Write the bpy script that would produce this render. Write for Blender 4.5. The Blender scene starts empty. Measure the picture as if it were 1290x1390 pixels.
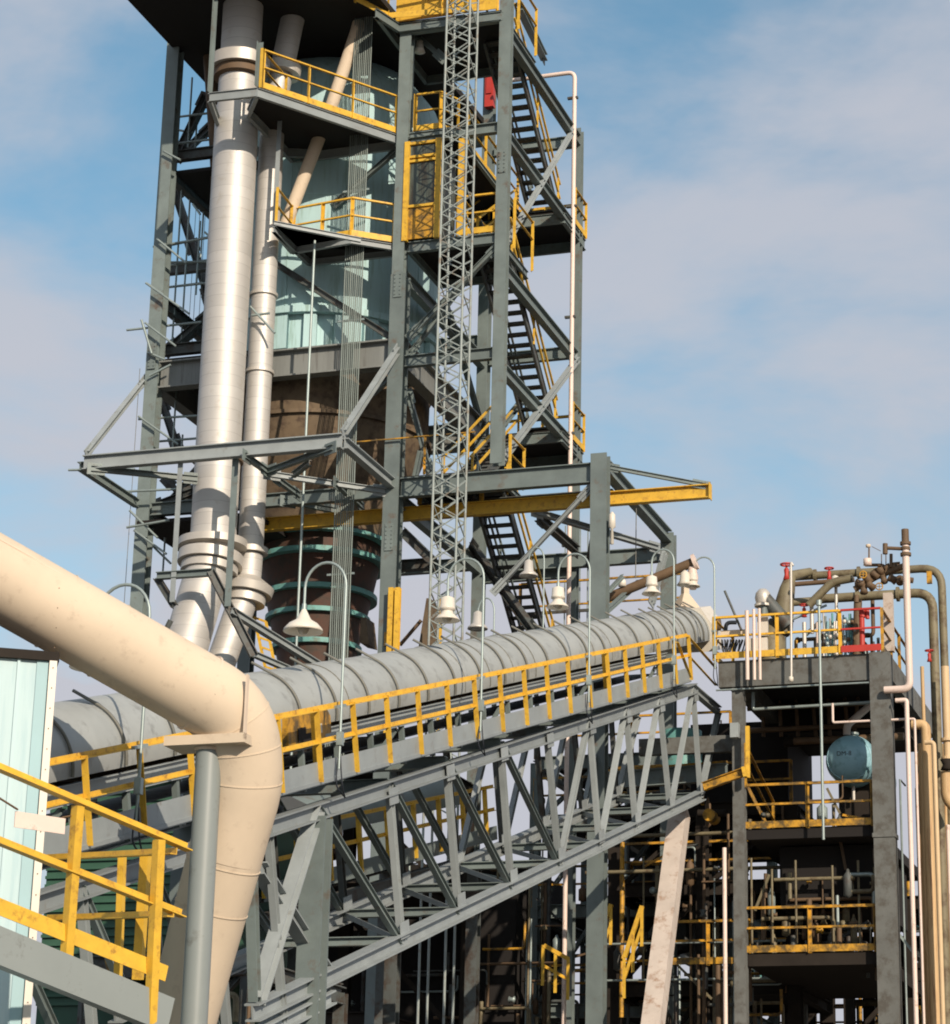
import bpy, math, random
from mathutils import Vector as V3, Matrix
R_ = math.radians
random.seed(7)
sc = bpy.context.scene
# ---------------------------------------------------------------- camera
PITCH, ROLL, AZ = R_(17.76), R_(1.363), R_(18.73)
cp, sp = math.cos(PITCH), math.sin(PITCH)
CF = V3((0, cp, sp)); _U = V3((0, -sp, cp)); _R = V3((1, 0, 0))
CX = _R*math.cos(ROLL) + _U*math.sin(ROLL)
CY = _U*math.cos(ROLL) - _R*math.sin(ROLL)
CAM = V3((0, 0, 1.6)); FPX = 3436.0
cd = bpy.data.cameras.new('camera'); cam = bpy.data.objects.new('camera', cd)
sc.collection.objects.link(cam); sc.camera = cam
M = Matrix((CX, CY, -CF)).transposed().to_4x4(); M.translation = CAM
cam.matrix_world = M
cd.sensor_fit = 'HORIZONTAL'; cd.sensor_width = 36; cd.lens = 36*FPX/1290
cd.shift_y = -45/1290 * 1.0
cd.clip_start = 0.5; cd.clip_end = 6000
# ---------------------------------------------------------------- light, sky, exposure
SUN_EL, SUN_AZ = R_(25), R_(157)      # azimuth clockwise from +Y: the sun stands behind the camera, to the right
sdir = V3((math.sin(SUN_AZ)*math.cos(SUN_EL), math.cos(SUN_AZ)*math.cos(SUN_EL), math.sin(SUN_EL)))
sd = bpy.data.lights.new('sun', 'SUN'); sd.energy = 4.5; sd.angle = R_(0.5); sd.color = (1.0, .85, .69)
so = bpy.data.objects.new('sun', sd); sc.collection.objects.link(so)
so.rotation_euler = (-sdir).to_track_quat('-Z', 'Y').to_euler()
w = bpy.data.worlds.new('World'); sc.world = w; w.use_nodes = True
nt = w.node_tree; nt.nodes.clear(); N = nt.nodes.new; L = nt.links.new
out = N('ShaderNodeOutputWorld'); sky = N('ShaderNodeTexSky'); sky.sky_type = 'NISHITA'; sky.sun_disc = False
sky.sun_elevation = SUN_EL; sky.sun_rotation = SUN_AZ; sky.air_density = 1.0; sky.dust_density = 1.0; sky.ozone_density = 1.0
bg = N('ShaderNodeBackground'); bg.inputs[1].default_value = .15
tn = N('ShaderNodeMix'); tn.data_type = 'RGBA'; tn.blend_type = 'MULTIPLY'; tn.inputs[0].default_value = 1; tn.inputs[7].default_value = (.74, .95, .89, 1)
L(sky.outputs[0], tn.inputs[6]); L(tn.outputs[2], bg.inputs[0])
tc = N('ShaderNodeTexCoord'); mp = N('ShaderNodeMapping'); mp.inputs['Scale'].default_value = (1.0, .9, 2.1)
mp.inputs['Location'].default_value = (9.2, 8.1, 3.9); mp.inputs['Rotation'].default_value = (0, R_(-24), 0)
L(tc.outputs['Generated'], mp.inputs[0])
nz = N('ShaderNodeTexNoise'); nz.inputs['Scale'].default_value = 4.6; nz.inputs['Detail'].default_value = 6; nz.inputs['Roughness'].default_value = .56
nz.inputs['Distortion'].default_value = .25
L(mp.outputs[0], nz.inputs[0])
rp = N('ShaderNodeValToRGB'); rp.color_ramp.elements[0].position = .30; rp.color_ramp.elements[1].position = .60
rp.color_ramp.interpolation = 'EASE'
rp.color_ramp.elements[1].color = (.86, .86, .86, 1)
L(nz.outputs[0], rp.inputs[0])
cl = N('ShaderNodeBackground'); cl.inputs[0].default_value = (.495, .505, .56, 1); cl.inputs[1].default_value = 1.0
sx = N('ShaderNodeSeparateXYZ'); L(tc.outputs['Generated'], sx.inputs[0])
hz = N('ShaderNodeMapRange'); hz.interpolation_type = 'SMOOTHSTEP'; hz.inputs[1].default_value = .40; hz.inputs[2].default_value = .10; hz.inputs[3].default_value = 0; hz.inputs[4].default_value = .85
L(sx.outputs[2], hz.inputs[0])
scn = N('ShaderNodeMath'); scn.operation = 'MAXIMUM'; ad = N('ShaderNodeMath'); ad.operation = 'MULTIPLY_ADD'; ad.use_clamp = True
L(hz.outputs[0], ad.inputs[0]); ad.inputs[1].default_value = .8; L(rp.outputs[0], ad.inputs[2]); L(ad.outputs[0], scn.inputs[0]); L(hz.outputs[0], scn.inputs[1])
mx = N('ShaderNodeMixShader'); L(scn.outputs[0], mx.inputs[0]); L(bg.outputs[0], mx.inputs[1]); L(cl.outputs[0], mx.inputs[2])
L(mx.outputs[0], out.inputs[0])
sc.view_settings.view_transform = 'Standard'; sc.view_settings.look = 'None'
sc.cycles.filter_width = 1.9
sc.view_settings.exposure = 0.15; sc.view_settings.gamma = 1
# ---------------------------------------------------------------- site axes (the works are laid out on one grid)
A = V3((math.cos(AZ), -math.sin(AZ), 0)); B = V3((math.sin(AZ), math.cos(AZ), 0)); Z = V3((0, 0, 1))
def ray(x, y): return CX*((x-645)/FPX) + CY*((650-y)/FPX) + CF
_o = ray(535, 650); O = CAM + _o*(60/_o.y); O = V3((O.x, O.y, 0))
def P(u, v, z): return O + A*u + B*v + Z*z
def W(x, y, v): d = ray(x, y); return CAM + d*((v + (O-CAM).dot(B))/d.dot(B))
def Wu(x, y, u): d = ray(x, y); return CAM + d*((u + (O-CAM).dot(A))/d.dot(A))
def Wz(x, y, z): d = ray(x, y); return CAM + d*((z-1.6)/d.z)
def Wd(x, y, dist): d = ray(x, y); return CAM + d*(dist/d.length)
def U_(p): return (p-O).dot(A)
def V_(p): return (p-O).dot(B)
def along(p, d, x=None, y=None):
    q = p-CAM; k = (x-645)/FPX if x is not None else (650-y)/FPX; c = CX if x is not None else CY
    return p + d*((k*q.dot(CF)-q.dot(c))/(d.dot(c)-k*d.dot(CF)))
# ---------------------------------------------------------------- materials
MATS = {}
def mat(name, col, rough=.6, metal=0.0, var=.12, scale=2.0, dirt=None, dirt_amt=0.0, bump=.0, streak=False, spec=.5, seams=None, dscale=3.0):
    if name in MATS: return MATS[name]
    m = bpy.data.materials.new(name); m.use_nodes = True; t = m.node_tree; n = t.nodes; l = t.links.new
    b = n['Principled BSDF']; b.inputs['Roughness'].default_value = rough; b.inputs['Metallic'].default_value = metal
    b.inputs['Specular IOR Level'].default_value = spec
    tc = n.new('ShaderNodeTexCoord'); mp = n.new('ShaderNodeMapping'); l(tc.outputs['Object'], mp.inputs[0])
    if streak: mp.inputs['Scale'].default_value = (3, 3, .22)
    a = n.new('ShaderNodeTexNoise'); a.inputs['Scale'].default_value = scale; a.inputs['Detail'].default_value = 8; a.inputs['Roughness'].default_value = .65
    l(mp.outputs[0], a.inputs[0])
    mr = n.new('ShaderNodeMapRange'); mr.inputs[1].default_value = .25; mr.inputs[2].default_value = .75
    mr.inputs[3].default_value = 1-var; mr.inputs[4].default_value = 1+var; l(a.outputs[0], mr.inputs[0])
    mul = n.new('ShaderNodeMix'); mul.data_type = 'RGBA'; mul.blend_type = 'MULTIPLY'; mul.inputs[0].default_value = 1
    mul.inputs[6].default_value = (*col, 1); l(mr.outputs[0], mul.inputs[7]); c = mul.outputs[2]
    oi = n.new('ShaderNodeObjectInfo'); m3 = n.new('ShaderNodeMapRange'); rv = .17 if 'paint' in name and 'grey' in name else .06
    m3.inputs[3].default_value = 1-rv; m3.inputs[4].default_value = 1+rv; l(oi.outputs['Random'], m3.inputs[0])
    om = n.new('ShaderNodeMix'); om.data_type = 'RGBA'; om.blend_type = 'MULTIPLY'; om.inputs[0].default_value = 1; l(c, om.inputs[6]); l(m3.outputs[0], om.inputs[7]); c = om.outputs[2]
    if dirt:
        d = n.new('ShaderNodeTexNoise'); d.inputs['Scale'].default_value = dscale; d.inputs['Detail'].default_value = 10; d.inputs['Roughness'].default_value = .7
        l(mp.outputs[0], d.inputs[0]); r = n.new('ShaderNodeValToRGB'); r.color_ramp.elements[0].position = .62-dirt_amt*.3; r.color_ramp.elements[1].position = .72-dirt_amt*.2
        l(d.outputs[0], r.inputs[0]); x = n.new('ShaderNodeMix'); x.data_type = 'RGBA'; l(r.outputs[0], x.inputs[0]); l(c, x.inputs[6]); x.inputs[7].default_value = (*dirt, 1); c = x.outputs[2]
    if seams:                                                  # joints of cladding sheets, at a true spacing
        axis, gap, wd, dark = seams
        s = n.new('ShaderNodeSeparateXYZ'); l(tc.outputs['Object'], s.inputs[0])
        q = n.new('ShaderNodeMath'); q.operation = 'MULTIPLY'; q.inputs[1].default_value = 1/gap; l(s.outputs[axis], q.inputs[0])
        fr = n.new('ShaderNodeMath'); fr.operation = 'FRACT'; l(q.outputs[0], fr.inputs[0])
        lt = n.new('ShaderNodeMath'); lt.operation = 'LESS_THAN'; lt.inputs[1].default_value = wd/gap; l(fr.outputs[0], lt.inputs[0])
        fl = n.new('ShaderNodeMath'); fl.operation = 'FLOOR'; l(q.outputs[0], fl.inputs[0])
        wn = n.new('ShaderNodeTexWhiteNoise'); wn.noise_dimensions = '1D'; l(fl.outputs[0], wn.inputs['W'])
        m2 = n.new('ShaderNodeMapRange'); m2.inputs[3].default_value = .93; m2.inputs[4].default_value = 1.04; l(wn.outputs[0], m2.inputs[0])
        y = n.new('ShaderNodeMix'); y.data_type = 'RGBA'; y.blend_type = 'MULTIPLY'; y.inputs[0].default_value = 1; l(c, y.inputs[6]); l(m2.outputs[0], y.inputs[7]); c = y.outputs[2]
        x = n.new('ShaderNodeMix'); x.data_type = 'RGBA'; l(lt.outputs[0], x.inputs[0]); l(c, x.inputs[6]); x.inputs[7].default_value = (*[k*dark for k in col], 1); c = x.outputs[2]
    l(c, b.inputs['Base Color'])
    rr = n.new('ShaderNodeMapRange'); rr.inputs[3].default_value = max(0, rough-.1); rr.inputs[4].default_value = min(1, rough+.12); l(a.outputs[0], rr.inputs[0]); l(rr.outputs[0], b.inputs['Roughness'])
    if bump:
        bp = n.new('ShaderNodeBump'); bp.inputs['Strength'].default_value = bump; bp.inputs['Distance'].default_value = .02
        l(a.outputs[0], bp.inputs['Height']); l(bp.outputs[0], b.inputs['Normal'])
    MATS[name] = m; return m
STEEL = mat('grey_green_paint', (.145, .180, .176), .55, 0, .2, 1.8, (.115, .095, .075), .2, .2, dscale=2.2)
STEELD = mat('dark_steel_paint', (.075, .085, .082), .6, 0, .2, 2, (.05, .035, .025), .5)
GIRD = mat('girder_paint', (.19, .20, .19), .6, 0, .2, .8, (.12, .12, .11), .3, streak=True)
LITST = mat('lit_pale_grey_paint', (.255, .285, .29), .5, 0, .15, 2, (.2, .2, .185), .1)  # lighter copy of the steel paint for sunlit members; also pale truss steel
MASTM = mat('mast_paint', (.25, .29, .28), .5, 0, .15, 2, (.17, .13, .09), .3)
YEL = mat('yellow_paint', (.63, .38, .035), .55, 0, .2, 4, (.36, .19, .03), .28, bump=.1, dscale=7)
YELD = mat('dirty_yellow_paint', (.52, .27, .02), .5, 0, .2, 2, (.10, .065, .02), .6)
ALU = mat('aluminium_cladding', (.50, .485, .455), .54, .34, .06, .7, (.45, .42, .37), .15, .04, seams=(2, .30, .012, .74))
ALU2 = mat('aluminium_plain', (.54, .51, .46), .48, .35, .1, 2)
BEIGE = mat('cream_paint', (.60, .50, .38), .72, 0, .09, .9, (.50, .41, .31), .2, bump=.12, spec=.25, dscale=5)
BEIGE2 = mat('cream_flange', (.62, .51, .40), .6, 0, .06, 3)
TEAL = mat('pale_teal_paint', (.40, .58, .595), .6, 0, .09, .9, (.27, .40, .37), .35, streak=True, spec=.3)
RINGT = mat('teal_band_paint', (.13, .33, .31), .55, 0, .15, 3, (.12, .14, .1), .3)
HOPPER = mat('rusty_brown_plate', (.14, .10, .06), .75, 0, .3, 1.2, (.07, .045, .028), .5, .25)
OXIDE = mat('red_oxide_plate', (.085, .040, .026), .7, 0, .3, 1.5, (.055, .04, .03), .6, .2)
HOOD = mat('galvanised_sheet', (.34, .36, .35), .55, .2, .12, 1.2, (.25, .26, .25), .3, .05)
BAND = mat('band_steel', (.16, .16, .14), .6, .2, .2, 3)
GALV = mat('galvanised_pipe', (.30, .36, .35), .45, .4, .15, 4)
CONC = mat('concrete', (.120, .125, .118), .9, 0, .22, 1.6, (.08, .075, .065), .5, .4)
PINKC = mat('pale_pinkish_concrete', (.46, .40, .35), .85, 0, .14, 2, (.3, .2, .14), .3, .2)
DARK = mat('shade_black', (.010, .008, .007), .9, 0, .3, 2)  # near-black base puts the shade under decks and in bays into the colour
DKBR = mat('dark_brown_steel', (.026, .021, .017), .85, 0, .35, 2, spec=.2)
PINK = mat('pinkish_white_pipe_paint', (.68, .55, .48), .5, 0, .08, 3, (.4, .27, .2), .15)
ORNG = mat('orange_pipe_lagging', (.50, .34, .17), .6, 0, .18, 1.5, (.3, .16, .07), .35, streak=True)
OLIVE = mat('olive_brown_pipe_paint', (.17, .145, .085), .6, 0, .2, 2, (.09, .06, .03), .45, .1)
BRPIPE = mat('brown_process_pipe', (.12, .075, .04), .7, 0, .3, 3)
COND = mat('conduit_grey', (.17, .205, .19), .55, .1, .15, 4)
RED = mat('red_paint', (.40, .03, .02), .5, 0, .12, 3)
WHITE = mat('white_enamel', (.62, .58, .50), .4, 0, .05, 4, (.5, .45, .36), .15)
LTBLUE = mat('pale_blue_sheet', (.44, .58, .60), .6, 0, .06, .6, (.36, .51, .54), .4, streak=True)
DRUMB = mat('blue_drum_paint', (.27, .47, .54), .38, 0, .12, 3, (.14, .28, .31), .4)
GREEN = mat('green_sheet', (.03, .09, .055), .6, 0, .15, 2)
GLASS = mat('grimy_glass', (.10, .13, .11), .25, 0, .5, 1.5, (.035, .03, .02), .8, streak=True)
INK = mat('black_paint', (.02, .02, .025), .6)
RUBBER = mat('black_rubber', (.02, .025, .035), .5)
GROUND = mat('ground_gravel', (.10, .09, .075), .95, 0, .3, .5)
GPIPE = mat('smooth_grey_column_paint', (.20, .225, .22), .42, 0, .05, 1.5, (.15, .16, .15), .15)
# ---------------------------------------------------------------- mesh building
class MB:
    def __init__(s): s.v = []; s.f = []; s.sm = []
    def add(s, vs, fs, smooth=False):
        o = len(s.v); s.v += [V3(x) for x in vs]
        for f in fs: s.f.append(tuple(i+o for i in f)); s.sm.append(smooth)
    def prism(s, p, q, poly, side, up):
        n = len(poly); vs = [p+side*a+up*b for a, b in poly] + [q+side*a+up*b for a, b in poly]
        fs = [(i, (i+1) % n, n+(i+1) % n, n+i) for i in range(n)]
        s.add(vs, fs)
        if n == 12: caps = [(0, 1, 2, 11), (2, 3, 10, 11), (3, 4, 9, 10), (4, 5, 8, 9), (5, 6, 7, 8)]
        elif n == 6: caps = [(0, 1, 2, 3), (0, 3, 4, 5)]
        else: caps = [tuple(range(n))]
        # caps repeat the end vertices so that smooth and flat faces stay apart
        s.add(vs, [tuple(reversed(c)) for c in caps] + [tuple(i+n for i in c) for c in caps])
    def seg(s, p, q, kind='box', w=.1, h=.1, side=None, tf=None):
        d = (q-p).normalized()
        if side is None: side = d.cross(Z)
        if side.length < 1e-4: side = A.copy()
        side = (side - d*side.dot(d)).normalized(); up = side.cross(d)
        if up.z < -1e-6: up = -up
        a, b = w/2, h/2; t = tf or max(.012, min(w, h)*.12)
        if kind == 'box': poly = [(-a, -b), (a, -b), (a, b), (-a, b)]
        elif kind == 'I': poly = [(-a, -b), (a, -b), (a, -b+t), (t/2, -b+t), (t/2, b-t), (a, b-t), (a, b), (-a, b), (-a, b-t), (-t/2, b-t), (-t/2, -b+t), (-a, -b+t)]
        elif kind == 'L': poly = [(-a, -b), (a, -b), (a, -b+t), (-a+t, -b+t), (-a+t, b), (-a, b)]
        s_up = up
        if kind == 'I':
            s.add_I(p, q, poly, side, s_up)
        else: s.prism(p, q, poly, side, s_up)
        return s
    def add_I(s, p, q, poly, side, up):
        n = 12; vs = [p+side*a+up*b for a, b in poly] + [q+side*a+up*b for a, b in poly]
        s.add(vs, [(i, (i+1) % n, n+(i+1) % n, n+i) for i in range(n)])
        caps = [(0, 1, 2, 3, 10, 11), (3, 4, 9, 10), (4, 5, 6, 7, 8, 9)]
        s.add(vs, [tuple(reversed(c)) for c in caps] + [tuple(i+n for i in c) for c in caps])
    def box(s, c, sx, sy, sz, X=None, Y=None):
        X = X or A; Y = Y or B; s.seg(c-Z*sz/2, c+Z*sz/2, 'box', sx, sy, X); return s
    def slab(s, u0, u1, v0, v1, z0, z1):
        p = [P(u, v, z) for z in (z0, z1) for u, v in ((u0, v0), (u1, v0), (u1, v1), (u0, v1))]
        s.add(p, [(3, 2, 1, 0), (4, 5, 6, 7), (0, 1, 5, 4), (1, 2, 6, 5), (2, 3, 7, 6), (3, 0, 4, 7)]); return s
    def poly_slab(s, pts, t):
        n = len(pts); vs = [p-Z*t for p in pts] + list(pts)
        s.add(vs, [tuple(reversed(range(n))), tuple(range(n, 2*n))] + [(i, (i+1) % n, n+(i+1) % n, n+i) for i in range(n)]); return s
    def tube(s, pts, r, n=14, caps=True):
        pts = [V3(p) for p in pts]; rs = r if isinstance(r, (list, tuple)) else [r]*len(pts)
        d0 = (pts[1]-pts[0]).normalized(); x = d0.cross(Z)
        if x.length < .05: x = d0.cross(A)
        x.normalize(); rings = []
        for i, p in enumerate(pts):
            d = (pts[min(i+1, len(pts)-1)]-pts[max(i-1, 0)]).normalized()
            x = (x-d*x.dot(d)).normalized(); y = d.cross(x)
            k = 1.0
            if 0 < i < len(pts)-1:
                c = (pts[i+1]-pts[i]).normalized().dot((pts[i]-pts[i-1]).normalized()); k = 1/max(.5, math.sqrt((1+c)/2)) if len(pts) < 99 else 1
                k = min(k, 1.08)
            rings.append([p+(x*math.cos(2*math.pi*j/n)+y*math.sin(2*math.pi*j/n))*rs[i]*k for j in range(n)])
        vs = [v for g in rings for v in g]; fs = []
        for i in range(len(pts)-1):
            for j in range(n): fs.append((i*n+j, i*n+(j+1) % n, (i+1)*n+(j+1) % n, (i+1)*n+j))
        s.add(vs, fs, True)
        if caps:
            s.add(rings[0], [tuple(reversed(range(n)))]); s.add(rings[-1], [tuple(range(n))])
        return s
    def lathe(s, c, prof, n=24, ax=None, smooth=True, a0=0, a1=2*math.pi, hard=False):
        if hard:
            for p in zip(prof, prof[1:]): s.lathe(c, list(p), n, ax, True, a0, a1)
            return s
        ax = (ax or Z).normalized(); x = ax.cross(B); x = ax.cross(A) if x.length < .1 else x; x.normalize(); y = ax.cross(x)
        full = abs(a1-a0-2*math.pi) < 1e-6; m = n if full else n+1
        vs = [c+ax*z+(x*math.cos(a0+(a1-a0)*j/n)+y*math.sin(a0+(a1-a0)*j/n))*r for r, z in prof for j in range(m)]
        fs = [(i*m+j, i*m+(j+1) % m, (i+1)*m+(j+1) % m, (i+1)*m+j) for i in range(len(prof)-1) for j in range(n)]
        s.add(vs, fs, smooth); return s
    def build(s, name, m, parent=None, label=None, kind=None):
        off = V3((0, 0, 0))
        if parent is not None:
            q = parent
            while q: off += q.location; q = q.parent
            loc = V3((0, 0, 0))
        else:
            xs = [v.x for v in s.v]; ys = [v.y for v in s.v]; off = V3(((min(xs)+max(xs))/2, (min(ys)+max(ys))/2, min(v.z for v in s.v))); loc = off
        me = bpy.data.meshes.new(name); me.from_pydata([v-off for v in s.v], [], s.f)
        me.polygons.foreach_set('use_smooth', s.sm); me.materials.append(m); me.validate(); me.update()
        o = bpy.data.objects.new(name, me); sc.collection.objects.link(o); o.location = loc
        if parent is not None: o.parent = parent
        if label: o['label'] = label
        if kind: o['kind'] = kind
        return o
def bend(pts, rad, n=6):
    "round the corners of a polyline"
    pts = [V3(p) for p in pts]; out = [pts[0]]
    for i in range(1, len(pts)-1):
        a, b, c = pts[i-1], pts[i], pts[i+1]; r = min(rad, (a-b).length*.48, (c-b).length*.48)
        p, q = b+(a-b).normalized()*r, b+(c-b).normalized()*r
        for k in range(n+1):
            t = k/n; out.append(p*(1-t)**2 + b*2*t*(1-t) + q*t*t)
    out.append(pts[-1]); return out
def thing(name, label, cat, loc, group=None):
    o = bpy.data.objects.new(name, None); o.empty_display_size = .3; sc.collection.objects.link(o); o.location = loc
    o['label'] = label; o['category'] = cat
    if group: o['group'] = group
    return o
def tag(o, label, cat, group=None, kind=None):
    if label: o['label'] = label
    if cat: o['category'] = cat
    if group: o['group'] = group
    if kind: o['kind'] = kind
    return o
def seg(*a, **k): return MB().seg(*a, **k)
def copy_tree(o, parent=None):
    c = o.copy(); sc.collection.objects.link(c); c.parent = parent
    for ch in o.children: copy_tree(ch, c)
    return c
def guard(par, pts, h=1.07, m=None, gap=1.4, toe=True, posts=True, r=.035, ends=True, mt=None, midz=.55, toem=None, drop=.0):
    "guard rail along the deck edge points pts: rails, toe board and posts as parts of par"
    m = m or YEL; t = MB(); d = MB(); e = MB()
    for a, b in zip(pts, pts[1:]):
        t.seg(a+Z*h, b+Z*h, 'L', r*2, r*2); d.seg(a+Z*h*midz, b+Z*h*midz, 'L', r*1.7, r*1.7)
        if toe: e.seg(a+Z*.09, b+Z*.09, 'box', .012, .16)
    t.build('top_rail', m, par); d.build('mid_rail', m, par)
    if toe: e.build('toe_board', toem or m, par)
    if posts:
        done = []
        for a, b in zip(pts, pts[1:]):
            n = max(1, round((b-a).length/gap))
            for i in range(n+1):
                p = a+(b-a)*(i/n)
                if any((p-q).length < .12 for q in done): continue
                done.append(p); side = (b-a).normalized()
                seg(p-Z*(.02+drop), p+Z*(h+.01), 'L', r*2.2, r*2.2, side=side).build('post', m, par)
# ================================================================ GROUND
g = MB(); g.add([(-1500, -500, 0), (1500, -500, 0), (1500, 3000, 0), (-1500, 3000, 0)], [(0, 1, 2, 3)])
g.build('ground', GROUND)['kind'] = 'structure'
# ================================================================ TOWER FRAME
F0, F1, F2, F3 = 20.72, 27.1, 33.3, 30.18          # floor levels
T = thing('steel_tower_frame', 'tall grey-green steel tower frame of columns, beams and braces around the pale teal vessel', 'steel tower', P(-2, 3.4, 0))
def column(u, v, z0, z1, w, h, m=STEEL, par=None, k='I'): return seg(P(u, v, z0), P(u, v, z1), k, w, h, side=A).build('column', m, par or T)
def beam(p, q, w=.2, h=.3, m=STEEL, par=None, nm='beam', k='I', side=None): return seg(p, q, k, w, h, side=side).build(nm, m, par or T)
def brace(p, q, w=.14, h=.14, m=STEEL, par=None, k='I', gus=True):
    o = beam(p, q, w, h, m, par, 'brace', k); d = (q-p).normalized(); L_ = (q-p).length
    if gus and L_ > 1.2:
        for a, b in ((p-d*.1, p+d*.34), (q-d*.34, q+d*.1)):
            mb = MB()
            mb.seg(a, b, 'box', .024, h*2.1)
            sd_ = d.cross(Z).normalized(); up_ = sd_.cross(d)
            for i in range(3):
                for s_ in (-1, 1):
                    c = a+d*(.16+i*.08)+up_*s_*h*.75; mb.tube([c-sd_*.022, c+sd_*.022], .012, 6)
            mb.build('gusset_plate', m, o)
    return o
column(-6.78, 0, 0, 36, .36, .36); column(-6.78, 6.8, 0, 36, .36, .36)
column(0, 0, 0, 26.2, .40, .40); column(-.04, 0, 26.2, 36, .31, .31)
for u_, z_ in ((0, 25.9), (-6.78, 24.6), (2.7, 29.0), (0, 19.2)):        # bolted column splices
    mb = MB(); mb.slab(u_-.11, u_+.11, -.225, -.203, z_-.35, z_+.35) if u_ != 2.7 else mb.slab(u_-.1, u_+.1, -.162, -.142, z_-.3, z_+.3)
    for i in range(6):
        for s_ in (-.07, .07): c = P(u_+s_, -.20 if u_ != 2.7 else -.14, z_-.27+i*.108); mb.tube([c, c-B*.045], .017, 6)
    mb.build('splice_plate', STEEL, T)
column(2.70, 0, F0+.2, 36, .30, .28); column(2.70, 6.8, 0, 33.1, .20, .3)
column(0.0, 6.8, 0, 36, .30, .34)
# floor beams, front (v=0), rear, and side
beam(P(.2, 0, F1-.14), P(2.55, 0, F1-.14), .16, .28); beam(P(.15, 0, F3-.14), P(2.55, 0, F3-.14), .18, .28)
beam(P(-.2, -.1, F2-.14), P(2.55, -.1, F2-.14), .16, .28)
beam(P(.2, 0, 23.85), P(2.55, 0, 23.85), .18, .30)
for z in (32.75, 26.35, 20.05): beam(P(0.17, 6.8, z), P(2.6, 6.8, z), .18, .34)
beam(P(-6.6, 0, 20.45), P(-.2, 0, 20.45), .2, .34); beam(P(-6.6, 6.8, 20.45), P(-.2, 6.8, 20.45), .2, .34)
for z in (F3-.15, F1-.15, F2-.15, 23.9): beam(P(-6.6, 6.8, z), P(-.2, 6.8, z), .2, .34)
# stair bay outer side: one long beam along the depth at each level
def bline(x, y, v0, v1, w=.16, h=.28, m=STEEL): p = W(x, y, v0); return beam(p, p+B*(v1-v0), w, h, m)
for z in (32.72, 29.85, 26.15, 23.5): beam(P(2.70, .16, z), P(2.70, 6.65, z), .2, .34 if z in (32.72, 26.15) else .30)
beam(P(0, .2, 26.25), P(0, 6.6, 26.25), .22, .34); beam(P(0, .2, F3-.15), P(0, 6.6, F3-.15), .2, .3); beam(P(0, .2, 20.3), P(0, 6.6, 20.3), .22, .36)
# braces
brace(W(557, 456, .0), W(676, 334, .0), .14, .12); brace(W(556, 482, .3), W(640, 372, .3), .11, .1)
brace(Wu(684, 622, 2.76), P(2.76, 6.7, 26.1), .15, .14, LITST); brace(Wu(778, 177, 2.76), Wu(690, 326, 2.76), .12, .12, LITST)
brace(Wu(684, 575, 1.5), Wu(712, 540, 1.5), .14, .14)
brace(Wu(610, 423, .1), Wu(652, 572, .1), .14, .14, STEEL)
brace(W(376, 359, .1), W(529, 457, .1), .16, .16, STEELD, gus=False); brace(W(467, 587, -3.3), W(541, 473, -.1), .17, .14, LITST)
brace(W(505, 534, .3), W(528, 514, .3), .16, .14); brace(W(118, 615, -3.2), W(197, 515, 0), .15, .12, LITST)
brace(W(554, 533, .6), W(584, 640, .6), .13, .12); brace(W(571, 612, 2), W(562, 655, 2), .12, .12)
brace(W(456, 276, .5), W(543, 200, .3), .13, .12); brace(W(560, 42, .6), W(602, 80, .6), .12, .12)
brace(W(705, 8, 1.2), W(739, 78, 6.6), .2, .2)
# left bay, seen between the corner column and the ducts
zz = F3-.15
for x0, y0, x1, y1, v, wd in ((240, 213, 280, 130, 1.0, .2), (243, 214, 286, 172, 2.4, .18), (237, 258, 284, 402, 3.6, .2), (228, 475, 282, 428, 1.5, .18), (228, 478, 285, 436, 2.2, .16),
                              (260, 330, 286, 412, 5, .2), (220, 545, 240, 606, 3, .18), (205, 690, 262, 668, 2.2, .2), (214, 700, 268, 640, 3.2, .16), (225, 650, 262, 690, 4, .16)):
    brace(W(x0, y0, v), W(x1, y1, v), wd, wd, STEELD)
for x0, y0, x1, v in ((222, 367, 290, 2.5), (228, 214, 292, .4), (222, 692, 270, .8), (205, 478, 280, .4)):
    p = W(x0, y0, v); beam(p, along(p, A, x=x1), .2, .3, STEELD)
for z in (F3-.2, 26.25, 23.9, 20.4): beam(P(-6.78, .2, z), P(-6.78, 6.6, z), .2, .32, STEELD)
# left platforms and ceilings (dark undersides)
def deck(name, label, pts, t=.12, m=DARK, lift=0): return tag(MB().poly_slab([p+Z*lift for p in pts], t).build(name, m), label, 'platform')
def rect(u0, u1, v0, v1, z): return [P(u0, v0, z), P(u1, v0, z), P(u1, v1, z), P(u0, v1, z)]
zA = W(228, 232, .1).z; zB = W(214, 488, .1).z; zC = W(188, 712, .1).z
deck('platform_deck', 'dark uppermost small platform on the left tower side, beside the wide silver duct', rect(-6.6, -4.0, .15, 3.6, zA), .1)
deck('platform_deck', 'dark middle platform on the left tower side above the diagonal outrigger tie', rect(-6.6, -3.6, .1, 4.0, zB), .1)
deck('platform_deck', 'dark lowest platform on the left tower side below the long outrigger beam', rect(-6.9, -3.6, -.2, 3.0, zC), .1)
deck('roof_floor', 'large black underside of the top floor filling the upper left of the tower', [P(-6.8, -4.8, F2+.45), P(-.4, -4.8, F2+.45), P(-.4, -1.2, F2+.45), P(-.1, 6.6, F2+.45), P(-6.8, 6.6, F2+.45)], .18)
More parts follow.
